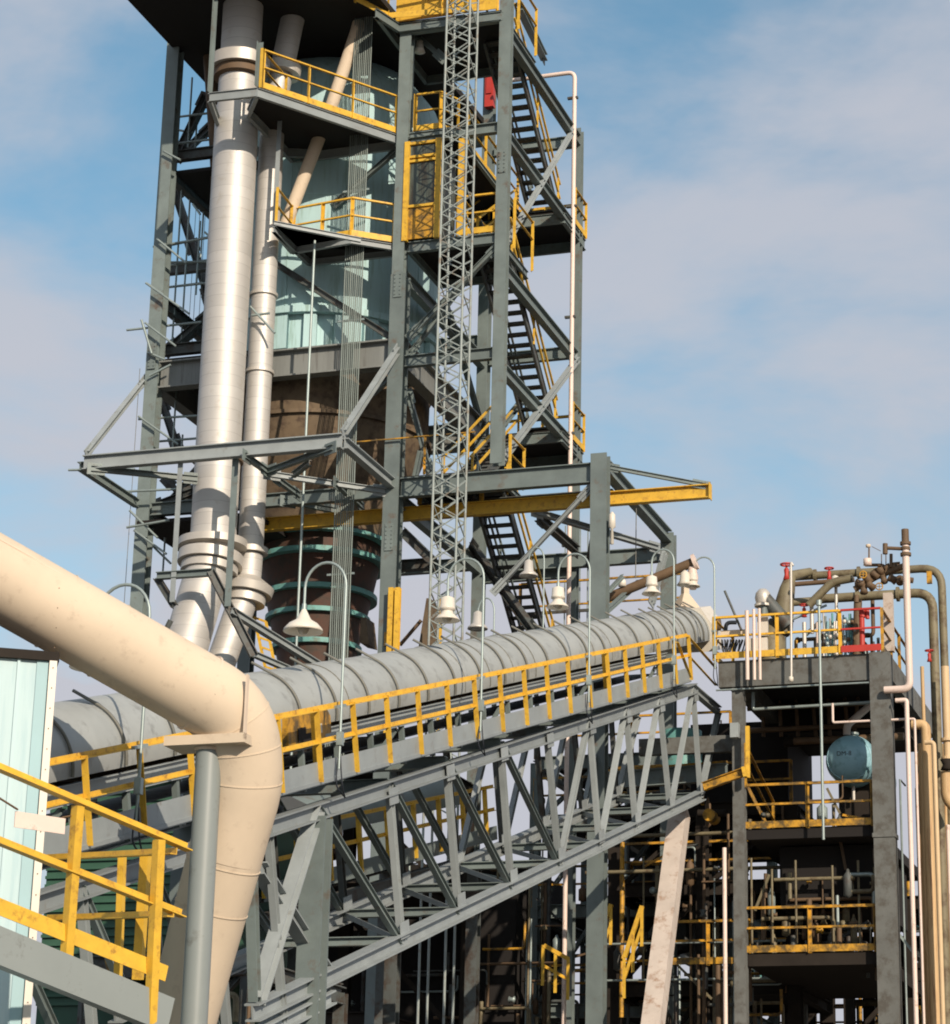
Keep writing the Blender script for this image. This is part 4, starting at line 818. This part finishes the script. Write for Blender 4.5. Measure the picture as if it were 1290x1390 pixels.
# dome and slanting ducts
Dm = thing('cyclone_cap', 'silver domed duct cap with flange and a dark slanting duct on the concrete deck', 'duct', W(1037, 850, 3.2))
c = W(1036, 812, 3.2)
MB().lathe(c, [(0, .24), (.1, .22), (.18, .12), (.2, 0), (.17, -.14)], 24).build('dome', ALU2, Dm); MB().lathe(c-Z*.22, [(.1, 0), (.21, 0), (.21, .06), (.1, .06)], 20, smooth=False).build('flange', WHITE, Dm)
MB().tube([c-Z*.2, c-Z*.9], .13, 16).build('neck', STEEL, Dm); MB().tube([c+A*.05, W(1070, 850, 3.4)], [.16, .2], 16).build('slanting_duct', STEELD, Dm)
MB().lathe(W(1048, 880, 3.6), [(.05, .75), (.2, .6), (.35, .2), (.36, -.6)], 28).build('casing', OLIVE, Dm)
Cy = thing('conical_duct', 'tapering grey duct rising behind the thin white vent pole', 'duct', W(1066, 850, 3.6))
MB().tube([W(1063, 860, 3.6), W(1065, 820, 3.6), W(1069, 800, 3.6), W(1074, 782, 3.8), W(1100, 776, 4.4)], [.24, .24, .19, .13, .10], 18).build('duct_body', OLIVE, Cy)
MB().tube([W(1070, 818, 3.6), W(1115, 815, 4)], .1, 14).build('branch', OLIVE, Cy)
pipe('thin white vent pole with a bent top on the concrete deck', [W(1077, 768, 1.95), W(1074, 763, 1.95), W(1074.5, 921, 1.95)], .03, ALU2, .05, nm='vent_pole', cat='pole')
tag(MB().lathe(W(1074, 922, 1.93), [(0, -.07), (.06, -.05), (.06, .05), (0, .08)], 12).build('pole_foot', WHITE), 'white round fitting at the foot of the vent pole', 'fitting')
p = W(1112, 822, 1.9); Cd = thing('conduit_pole', 'long grey conduit pole dropping from the deck rail past the blue drum', 'conduit', along(p, Z, y=1140))
MB().tube([p, along(p, Z, y=1140)], .035, 12).build('pole', GALV, Cd); MB().tube([W(1112, 815, 1.9), W(1112, 822, 1.9)], .07, 12).build('conduit_head', GALV, Cd)
pipe('thin horizontal grey conduit across the concrete beam', [P(ul-.5, CV-.2, zt-.74), P(ur-.25, CV-.2, zt-.74)], .022, GALV, nm='conduit', cat='conduit')
for i, (x, r) in enumerate(((1014, .048), (1023.5, .036), (1031, .036))):
    p = W(x, (829, 827, 826)[i], 1.9); q = along(p, Z, y=923); pipe('pinkish white pipe on the concrete beam, '+('thick leftmost', 'middle', 'right')[i]+' of three', [p, q], r, PINK, nm='riser_pipe', cat='pipe', grp='three pinkish risers')
tag(MB().box(W(1036, 850, 2.3), .26, .1, .5).build('control_box', WHITE), 'upper white control box behind the pinkish pipes', 'box'); tag(MB().box(W(1030, 878, 2.2), .45, .1, .42).build('control_box', WHITE), 'lower white control box behind the pinkish pipes', 'box')
tag(MB().box(W(996, 860, 2.5), .62, .08, .16).build('cream_board', BEIGE), 'cream panel strapped behind the left deck rail', 'panel'); tag(MB().tube([W(984, 802, 2.3), W(1007, 856, 2.3)], .03, 8).build('lever', STEELD), 'dark lever bar leaning over the left deck rail', 'lever')
pipe('black bent hose duct above the cream panel', [W(985, 860, 2.7), W(986, 845, 2.7), W(1000, 845, 2.7)], .05, RUBBER, .15)
Hs = thing('hose_coil', 'coiled dark blue hoses hanging inside the left deck rail', 'hoses', W(995, 890, 2.4))
for k in range(11):
    x = 976+k*4; MB().tube(bend([W(x, 868, 2.4), W(x+random.uniform(-7, 3), 884, 2.4), W(x+random.uniform(-3, 9), 889, 2.4), W(x+5, 869, 2.4)], .2), .016, 6).build('hose', RUBBER, Hs)
Vp = thing('instrument_rack', 'dense rack of small grey instrument pipes behind the deck rail', 'instrument rack', W(1145, 895, 2.9))
for k in range(16):
    x = 1118+k*3.0; y0 = 832+random.uniform(-3, 12); m_ = random.choice([GALV, RINGT, ALU2, OLIVE, DRUMB]); MB().tube(bend([W(x, y0, 2.9), W(x+random.uniform(-2, 2), 870, 2.8+random.random()*.3), W(x+random.uniform(-4, 4), 895, 2.9)], .2), .02+random.random()*.02, 7).build('instrument_pipe', m_, Vp)
    MB().lathe(W(x+random.uniform(-2, 2), y0+random.uniform(5, 45), 2.75), [(0, -.06), (.05, -.04), (.05, .04), (0, .06)], 8).build('fitting', random.choice([GALV, BRPIPE, ALU2]), Vp)
for x, y0, y1, r in ((1092, 845, 895, .05), (1102, 820, 860, .05), (1110, 845, 885, .045), (1135, 792, 832, .04)):
    p = W(x, y0, 3.1); tag(MB().tube([p, along(p, Z, y=y1)], r, 10).build('riser_pipe', PINK if x == 1110 else ALU2), {1092: 'grey riser left of the red low valve', 1102: 'grey upper riser near the thin conduit', 1110: 'short pinkish riser behind the deck rail', 1135: 'grey riser topped by a white valve'}[x], 'pipe')
tag(MB().lathe(W(1134, 788, 3.0), [(0, .14), (.08, .1), (.09, 0), (.06, -.04), (.13, -.1), (.13, -.14), (0, -.16)], 16).build('relief_valve', WHITE), 'white capped relief valve left of the valve manifold', 'valve')
pipe('slanting grey pipe behind the deck rail', [W(1115, 842, 3.2), W(1094, 862, 3.2)], .05, GALV)
tag(MB().box(W(1257+5, 784, 3.8), .12, .12, .3).build('pipe_clip', YELD), 'pale orange clip on the upper olive pipe bend', 'clip')
p = W(1206, 806, 3.5); tag(seg(p, along(p, Z, y=885), 'box', .22, .22, side=A).build('pink_post', PINKC), 'pale pinkish post behind the red guard rail corner', 'post')
pipe('pale pinkish leaning pipe over the blue drum', [W(1190, 950, 4.2), W(1150, 985, 3.9), W(1150, 998, 3.9)], .09, PINKC, .1)
pipe('long rusty pipe behind the blue drum', [P(uD-1.6, CV+2.5, zD+.75), P(ur+.1, CV+2.5, zD+.75)], .09, BRPIPE); pipe('thick rusty pipe high behind the blue drum', [P(ul+.4, CV+3.5, zD+.95), P(ur+.1, CV+3.5, zD+.95)], .12, DKBR)
pipe('grey pipe bracketed under the concrete beam', [W(1023, 940, 2.9), W(1023, 963, 2.9), W(1186, 953, 2.9)], .04, GALV, .03)
p, q = apipe(1131, 981, 2.2, 1242); pipe('thin pinkish pipe turning up over the drum and down outside the column', [along(p, Z, y=955), p, q, along(q, Z, y=1200), along(q, Z, y=1400)], .03, PINK, .05)
p = W(1216, 951, 2.0); q = along(p, A, x=1231); pipe('pinkish white pipe standing close right of the concrete column', [p, q, V3((q.x, q.y, 0))], .055, PINK, .06)
p = W(1238, 984, 2.6); q = along(p, A, x=1257); pipe('orange lagged pipe right of the concrete column', [p, q, V3((q.x, q.y, 0))], .115, ORNG, .25)
pipe('orange lagged pipe standing tight behind the other one', [W(1250, 1010, 3.0), V3((W(1250, 1010, 3.0).x, W(1250, 1010, 3.0).y, 0))], .07, ORNG)
p = W(1256, 1008, 2.2); q = along(p, A, x=1268); pipe('slim pale orange pipe with an elbow, outer side of the orange pipes', [p, q, V3((q.x, q.y, 0))], .055, mat('pale_orange_pipe', (.58, .42, .24), .55, 0, .1, 2), .12)
p = W(1252, 905, 3.0); pipe('slim orange pipe rising behind the pinkish ones', [p, V3((p.x, p.y, 0))], .045, ORNG)
p = W(1283, 905, 3.4); q = along(p, Z, y=1030); pipe('bright cream orange pipe stub high at the right edge', [p, q], .10, mat('pale_orange_pipe', (.6, .4, .25), .5), fl=[(q, Z), (p+(q-p)*.8, Z)])
p = W(1284, 1048, 3.4); pipe('fat orange pipe below the dark valve at the right edge', [p, along(p, Z, y=1085), W(1300, 1100, 3.4)], .13, ORNG, .3); p = W(1287, 1120, 3.2); pipe('pinkish pipe at the lower right edge', [p, V3((p.x, p.y, 0))], .05, PINK)
tag(MB().lathe(W(1286, 1038, 3.3), [(0, -.15), (.16, -.12), (.1, 0), (.16, .12), (0, .15)], 14).build('gate_valve', DKBR), 'dark valve at the right edge between two orange pipes', 'valve')
for x, y, lab in ((1228, 1065, 'upper'), (1240, 1038, 'lower')): pass
p = W(983.5, 1151, 1.5); pipe('slim pinkish pipe standing free left of the concrete column', [p, V3((p.x, p.y, 0))], .05, PINK, nm='riser_pipe')
# jib and catwalk between conveyor and concrete
Jb = thing('jib_beam', 'tapered yellow jib beam left of the concrete column', 'jib', W(985, 1055, 1.6))
seg(W(955, 1068, 1.7), W(1010, 1048, 1.7), 'I', .14, .2).build('beam', YELD, Jb); seg(W(1009, 1049, 1.65), W(1013, 1048, 1.65), 'box', .2, .24).build('end_plate', YEL, Jb)
p = W(1015, 986, 1.9); seg(p, along(p, Z, y=1056), 'box', .09, .09).build('post', YEL, Jb)
Wk = thing('crosswalk', 'grey crosswalk beam with a yellow edge behind the truss end', 'walkway', W(930, 1050, 3.4))
p, q = W(800, 1062, 3.4), W(988, 1048, 3.4); seg(p, q, 'I', .2, .42).build('beam', STEEL, Wk); seg(p+Z*.25, q+Z*.25, 'box', .1, .05).build('edge_strip', YELD, Wk)
tag(MB().tube([W(965, 1108, 3.0)-B*.2, W(965, 1108, 3.0)+B*.4], .15, 20).build('electric_motor', YELD), 'round dirty orange motor under the jib beam', 'motor'); tag(MB().tube([W(948, 1104, 3.2), W(985, 1104, 3.2)], .09, 12).build('motor_shaft', DKBR), 'dark shaft through the round orange motor', 'shaft')
tag(MB().box(W(998, 992, 2.0)+Z*.0, .2, .2, .35).build('lamp_box', LITST), 'pale grey box lamp beside the yellow jib post', 'lamp box')
tag(MB().lathe(W(926, 1020, 4.4), [(.5, -.5), (.5, .5), (0, .6)], 24).build('teal_tank', RINGT), 'teal tank half hidden behind the truss end', 'tank')
# ================================================================ SECOND CONVEYOR under the first
s0, s1 = Wu(455, 1111, 4.0), Wu(647, 1072, 4.0); sdv = (s1-s0).normalized(); sn = (Z-sdv*sdv.z).normalized(); L0 = -3.5; L1 = (s1-s0).length*1.15
G2 = thing('lower_conveyor', 'second lower conveyor with yellow rails seen through the steel truss', 'conveyor', s0-Z*3)
def s_at(t, u=0, h=0): return s0+sdv*t+A*u+sn*h
for h_, nm in ((0, 'top_rail'), (-.5, 'mid_rail')): seg(s_at(L0, 0, h_), s_at(L1, 0, h_), 'L', .07, .07, side=A).build(nm, YEL, G2)
t = L0
while t < L1: seg(s_at(t, .02, 0), s_at(t, .02, -1.1), 'L', .085, .085, side=sdv).build('rail_post', YEL, G2); t += 1.55
seg(s_at(L0, 0, -1.02), s_at(L1, 0, -1.02), 'box', .02, .3, side=A).build('fascia', STEEL, G2); seg(s_at(L0, -.5, -1.15), s_at(L1, -.5, -1.15), 'box', .9, .06, side=A).build('walkway', STEELD, G2)
mb = MB(); rows = []
for i in range(20):
    c = s_at(L0+(L1-L0)*i/19, -1.3, -.25); rows.append([c+(A*math.cos(a)+sn*math.sin(a))*.62 for a in [R_(-10+200*k/16) for k in range(17)]])
mb.add([q for r in rows for q in r], [(i*17+j, i*17+j+1, (i+1)*17+j+1, (i+1)*17+j) for i in range(19) for j in range(16)], True); mb.build('hood', STEEL, G2)
for u in (0, -2): seg(s_at(L0, u, -1.5), s_at(L1, u, -1.5), 'I', .2, .3, side=A).build('girder', STEELD, G2)
for t in (-2, 3, 8):
    for u in (0, -2): q = s_at(t, u, -1.6); seg(V3((q.x, q.y, 0)), q, 'I', .25, .25, side=A).build('leg', STEELD, G2)
# ================================================================ BACKGROUND PROCESS STRUCTURES
RK = []
def rack(label, u0, u1, nu, v0, v1, levels, wcol=.32, m_=STEELD, dark=True, rails=True, seed=1, brace_p=.5, nm='process_structure'):
    rnd = random.Random(seed); o = thing(nm, label, 'steel structure', P((u0+u1)/2, (v0+v1)/2, 0)); us = [u0+(u1-u0)*k/nu for k in range(nu+1)]
    for u in us:
        for v in (v0, v1): seg(P(u, v, 0), P(u, v, levels[-1]), 'I', wcol, wcol, side=A).build('column', m_, o)
    for z in levels:
        for v in (v0, v1): seg(P(u0, v, z), P(u1, v, z), 'I', .2, .36).build('beam', m_, o)
        for u in us: seg(P(u, v0, z-.05), P(u, v1, z-.05), 'I', .2, .3).build('beam', m_, o)
        if dark: MB().slab(u0+.2, u1-.2, v0+.2, v1-.2, z+.05, z+.13).build('deck', DARK, o)
        if rails: guard(o, [P(u0, v0-.1, z+.13), P(u1, v0-.1, z+.13)], 1.05, YELD, 2.2, toe=False)
    for i in range(nu):
        for a, b in zip([levels[0]-3.2]+levels, levels):
            if rnd.random() < brace_p: seg(P(us[i], v0, a), P(us[i+1], v0, b), 'L', .14, .14).build('brace', m_, o)
            if rnd.random() < brace_p*.7: seg(P(us[i+1], v1, a), P(us[i], v1, b), 'L', .14, .14).build('brace', m_, o)
    RK.append(o); return o
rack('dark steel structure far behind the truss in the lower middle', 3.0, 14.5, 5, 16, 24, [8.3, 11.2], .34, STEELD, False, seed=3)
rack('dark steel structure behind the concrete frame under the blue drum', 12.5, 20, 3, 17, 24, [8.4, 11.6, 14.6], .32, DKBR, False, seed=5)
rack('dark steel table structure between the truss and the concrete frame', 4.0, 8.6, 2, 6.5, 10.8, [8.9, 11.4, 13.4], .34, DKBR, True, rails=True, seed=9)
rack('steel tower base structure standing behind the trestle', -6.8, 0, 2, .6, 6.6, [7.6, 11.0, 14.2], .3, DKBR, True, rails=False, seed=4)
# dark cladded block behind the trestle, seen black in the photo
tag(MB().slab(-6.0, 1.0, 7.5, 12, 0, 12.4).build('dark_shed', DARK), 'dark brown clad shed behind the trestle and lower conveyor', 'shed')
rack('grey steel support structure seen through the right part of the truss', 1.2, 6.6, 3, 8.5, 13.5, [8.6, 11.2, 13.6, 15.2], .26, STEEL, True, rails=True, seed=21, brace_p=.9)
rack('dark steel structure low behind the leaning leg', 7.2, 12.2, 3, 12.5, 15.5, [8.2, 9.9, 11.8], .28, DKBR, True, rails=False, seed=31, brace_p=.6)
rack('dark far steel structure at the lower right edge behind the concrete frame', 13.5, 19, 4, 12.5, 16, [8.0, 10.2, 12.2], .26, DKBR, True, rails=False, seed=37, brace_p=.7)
zb = W(1100, 1003, CV+5).z
tag(MB().slab(ul+.2, ur-.15, CV+4.2, CV+7.2, zb, zt-.25).build('shade_infill', DARK), 'black housing standing for the shade under the top concrete deck', 'infill')  # black box put in to stand for the shade under the deck
tag(MB().slab(5.9, ul+.3, 6.8, 10, 12.6, 15.7).build('shade_infill', DARK), 'black housing standing for the dark behind the truss end, left of the concrete column', 'infill')  # added black box, the dark of this gap put into its colour
rr2 = random.Random(5)
for k in range(7): x = 1035+k*22; MB().tube([W(x, 925, 6), W(x+rr2.uniform(-8, 8), 1000, 6)], .05, 8).build('drop_pipe', BRPIPE, C0)
for y in (962, 992): MB().tube([W(1015, y, 5.9), W(1185, y-8, 5.9)], .07, 8).build('cross_pipe', BRPIPE, C0)
# pipework and clutter in the open bays of the concrete structure and the racks
rc = random.Random(77); CM = [GALV, OLIVE, BRPIPE, STEELD, STEELD, YELD, OLIVE, BRPIPE]
def clutter(par, u0, u1, v0, v1, z0, z1, n, rc=rc):
    for i in range(n):
        u, v, z = rc.uniform(u0, u1), rc.uniform(v0, v1), rc.uniform(z0, z1); k = rc.random(); m_ = rc.choice(CM)
        if k < .34: h = rc.uniform(.5, z1-z0); MB().tube([P(u, v, max(z0, z-h)), P(u, v, z)], rc.uniform(.02, .07), 7).build('riser_pipe', m_, par)
        elif k < .62:
            l_ = rc.uniform(.6, 2.2); e = min(u1, u+l_); MB().tube(bend([P(u, v, z), P(e, v, z), P(e, v, z+rc.choice((-1, 1))*rc.uniform(.3, .9))], .12, 4), rc.uniform(.02, .06), 7).build('bent_pipe', m_, par)
        elif k < .74: seg(P(u, v, z), P(u+rc.uniform(-1.2, 1.2), v, z+rc.uniform(-1.2, 1.2)), 'L', .06, .06).build('strut', m_, par)
        elif k < .86:
            r = rc.uniform(.06, .14); h = rc.uniform(.12, .35); MB().lathe(P(u, v, z), [(0, -h), (r, -h*.8), (r, h*.7), (r*.4, h), (r*.3, h*1.2), (0, h*1.25)], 12).build('small_vessel', m_, par)
        else:
            r = rc.uniform(.05, .1); MB().lathe(P(u, v, z), [(0, -r), (r, -r*.8), (r*.5, 0), (r, r*.8), (0, r)], 10, ax=rc.choice((A, B, Z))).build('valve', m_, par)
clutter(C0, ul+.3, ur-.4, CV+.5, CV+1.8, z3+.1, z2-.9, 60)
for x_, y_ in ((1020, 1165), (1048, 1180), (1080, 1168), (1130, 1175), (1165, 1168)): p = W(x_, y_, CV+.6); MB().tube([V3((p.x, p.y, z3)), p], .03, 7).build('riser_pipe', OLIVE, C0)
clutter(C0, ul+.3, ur-.9, CV+.5, CV+.9, z2+.1, z2+.8, 12)
clutter(C0, ul-1.8, ul-.3, CV+1.5, CV+3, 7.6, z2+1.2, 28)
clutter(RK[2], 4.2, 8.4, 5.6, 6.4, 7.6, 12.8, 46)
clutter(RK[4], 1.4, 6.4, 7.8, 8.4, 8.0, 15.6, 60)
clutter(RK[3], -3.5, 2.4, 6.95, 7.3, 6.8, 12.4, 60)
clutter(RK[0], 3.2, 14, 15.2, 15.9, 7.6, 11.6, 50)
clutter(C0, ul+.2, ur-.5, CV+.9, CV+3.2, zt+.1, zt+1.25, 44)
for x_, r_p, m_p in ((1247, .035, ORNG), (1262, .03, PINK), (1275, .05, OLIVE), (1281, .035, ORNG), (1222, .025, GALV), (1244, .03, GALV)): p = W(x_, 1010+(x_ % 7)*12, 4.2); MB().tube([V3((p.x, p.y, 0)), p, p+B*.8], r_p, 8).build('riser_pipe', m_p, C0)
clutter(C0, ur+.3, ur+2.4, CV+3, CV+5, 8, 14.5, 18)
for z in (9.0, 9.9, 11.7, 12.6): MB().tube([P(3.5, 5.4, z), P(8.6, 5.4, z)], .03+.02*(z > 11), 7).build('long_pipe', OLIVE if z > 11 else GALV, RK[2])
# vertical pipes of many colours in the background
rnd = random.Random(11)
cols = [('dark teal', RINGT), ('olive', OLIVE), ('grey', GALV), ('brown', BRPIPE), ('dull yellow', YELD), ('pale', LITST)]
for k in range(46):
    u = rnd.uniform(2.5, 17.5); v = rnd.uniform(14.5, 25); nmc, m_ = rnd.choice(cols); z1 = rnd.uniform(9.5, 14.2)
    MB().tube([P(u, v, 0), P(u, v, z1)], rnd.uniform(.04, .14), 8).build('riser_pipe', m_, RK[0])
for k in range(40):
    u = rnd.uniform(2.5, 15.5); v = rnd.uniform(14.8, 25); z = rnd.choice([7.6, 8.8, 9.6, 10.4, 12.0, 12.8])+rnd.uniform(-.3, .3); nmc, m_ = rnd.choice(cols); ln = rnd.uniform(2, 6)
    MB().tube([P(u, v, z), P(u+ln, v, z)], rnd.uniform(.03, .1), 8).build('cross_pipe', m_, RK[0])
for i, (x, y, v, r, h) in enumerate(((920, 1265, 8, .35, 1.2), (1060, 1265, 9, .5, 1.8), (950, 1180, 9.5, .5, 1.1), (1120, 1250, 9, .45, 2.0), (870, 1230, 10, .4, 2.2))):
    tag(MB().lathe(W(x, y, v), [(0, -h/2), (r, -h/2+.1), (r, h/2-.15), (r*.6, h/2), (0, h/2+.05)], 20).build('vessel', DKBR if i % 2 else STEELD), ('small dark vessel behind the leaning leg', 'dark vessel low behind the lowest deck rail', 'dark drum under the round motor', 'tall dark vessel behind the lower concrete deck', 'grey vessel between truss and leaning leg')[i], 'vessel')
def stairrail(x0, y0, x1, y1, v, lab):
    o = thing('stair_rail', lab, 'stair rail', W(x0, y0, v)); a, b = W(x0, y0, v), W(x1, y1, v)
    seg(a, b, 'L', .10, .10).build('top_rail', YEL, o); seg(a-Z*.5, b-Z*.5, 'L', .07, .07).build('mid_rail', YEL, o)
    for t in (0, .5, 1): q = a+(b-a)*t; seg(q, q-Z*1.0, 'L', .08, .08).build('post', YEL, o)
stairrail(830, 1228, 800, 1305, 5.0, 'slanting yellow stair rail, left of the pair below the truss'); stairrail(872, 1230, 848, 1300, 5.0, 'slanting yellow stair rail, right of the pair below the truss')
stairrail(738, 1283, 772, 1302, 4.5, 'low slanting yellow rail under the truss bottom chord')
for x, lab in ((701, 'left'), (730, 'right')): p = W(x, 1190, 9.0); pipe('pinkish pipe standing behind the truss, '+lab+' one of the pair', [p, V3((p.x, p.y, 0))], .06, PINK, nm='riser_pipe', grp='pair of pinkish risers')
# things behind the conveyor hood, between tower and portal
Bk = thing('rear_walkway', 'rear walkway with thin rails seen under the lower stair', 'walkway', P(4, 9, 15.5))
pz = W(650, 862, 9.0).z
MB().slab(.5, 5.2, 9.0, 9.8, pz-.2, pz-.1).build('deck', DARK, Bk); guard(Bk, [P(.5, 9.0, pz-.1), P(5.2, 9.0, pz-.1)], 1.5, YELD, 2.2, toe=False)
for z in (pz+.55, pz+2.2): seg(P(.5, 9.1, z), P(3.0, 9.1, z), 'box', .06, .08).build('mid_rail', STEELD, Bk)
for k in range(6): p = P(1.7+k*.22, 9.3, pz-.1); seg(p, p+Z*3.2, 'box', .03, .03).build('post', GALV, Bk)
Gy = thing('yellow_guide', 'upright yellow double guide rail at the foot of the centre column', 'guide rail', W(535, 885, -.3))
for x in (529, 538): p = W(x, 885, -.35); seg(along(p, Z, y=1000), along(p, Z, y=798), 'I', .13, .12, side=A).build('rail', YEL, Gy)
p = W(596, 880, .5); tag(seg(along(p, Z, y=1000), along(p, Z, y=812), 'box', .1, .1).build('yellow_post', YEL), 'yellow post behind the lattice mast just above the hood', 'post')
mb = MB(); q = [W(568, 880, 1.5), W(588, 880, 1.5), W(584, 812, 1.5), W(579, 812, 1.5)]; mb.add(q+[x+B*.5 for x in q], [(0, 1, 2, 3), (7, 6, 5, 4), (0, 4, 5, 1), (1, 5, 6, 2), (2, 6, 7, 3), (3, 7, 4, 0)]); tag(mb.build('hopper_plate', HOPPER), 'tapering brown plate chute left of the lattice mast', 'chute')
tag(seg(W(543, 876, .5), W(572, 842, .5), 'box', .07, .07).build('strut', BRPIPE), 'thin brown strut beside the yellow double guide', 'strut')
mb = MB(); q = [W(488, 872, 1), W(501, 875, 1), W(497, 838, 1), W(490, 838, 1)]; mb.add(q+[x+B*.6 for x in q], [(0, 1, 2, 3), (7, 6, 5, 4), (0, 4, 5, 1), (1, 5, 6, 2), (2, 6, 7, 3), (3, 7, 4, 0)]); tag(mb.build('chute_plate', HOPPER), 'dark chute plate beside the lowest teal ring', 'chute')
p = W(525, 868, -.2); tag(MB().box(p, .1, .1, .35).build('junction_box', YELD), 'small brown junction box left of the centre column foot', 'box')
Ld = thing('ladder', 'yellow ladder in the shade right of the duct bends', 'ladder', W(360, 900, -.3))
for dx in (0, 16): seg(W(345+dx, 838+dx*.4, -.5), W(360+dx*.9, 905+dx*.3, -.5), 'box', .06, .06).build('side_rail', YEL, Ld)
for t in (0, .2, .4, .6, .8, 1): a, b = W(345+15*t, 838+67*t, -.5), W(361+14*t, 844+66*t, -.5); seg(a, b, 'box', .05, .05).build('rung', YEL, Ld)
# green shed far left below the conveyor
Gs = thing('green_shed', 'green ribbed shed with a white roof edge seen under the conveyor at left', 'shed', Wu(240, 1090, 2))
q = Wu(262, 1060, 3.4); uu, vv = U_(q), V_(q)
MB().slab(uu-2.6, uu+.3, vv, vv+4, 0, q.z).build('wall', GREEN, Gs); MB().slab(uu-2.8, uu+.5, vv-.2, vv+4.2, q.z, q.z+.28).build('roof', WHITE, Gs)
for k in range(26): seg(P(uu-2.6, vv-.03, q.z-.15-k*.14), P(uu+.3, vv-.03, q.z-.15-k*.14), 'box', .03, .05).build('sheet_rib', GREEN, Gs)
for x in (252, 285): p = Wu(x, 1040, 5.6); tag(seg(p, along(p, Z, y=1120), 'box', .08, .08, side=A).build('strut', LITST), ('pale strut in front of the green shed', 'pale strut beside the cream pipe elbow')[x > 260], 'strut')

rack('low dark trestle structure under the conveyor at the lower left', 2.2, 5.0, 2, -19, -15, [3.4, 5.0, 6.4], .2, STEELD, True, rails=False, seed=51, brace_p=.9)
clutter(RK[-1], 2.3, 5.2, -19.9, -19.2, 2.5, 6.6, 40)
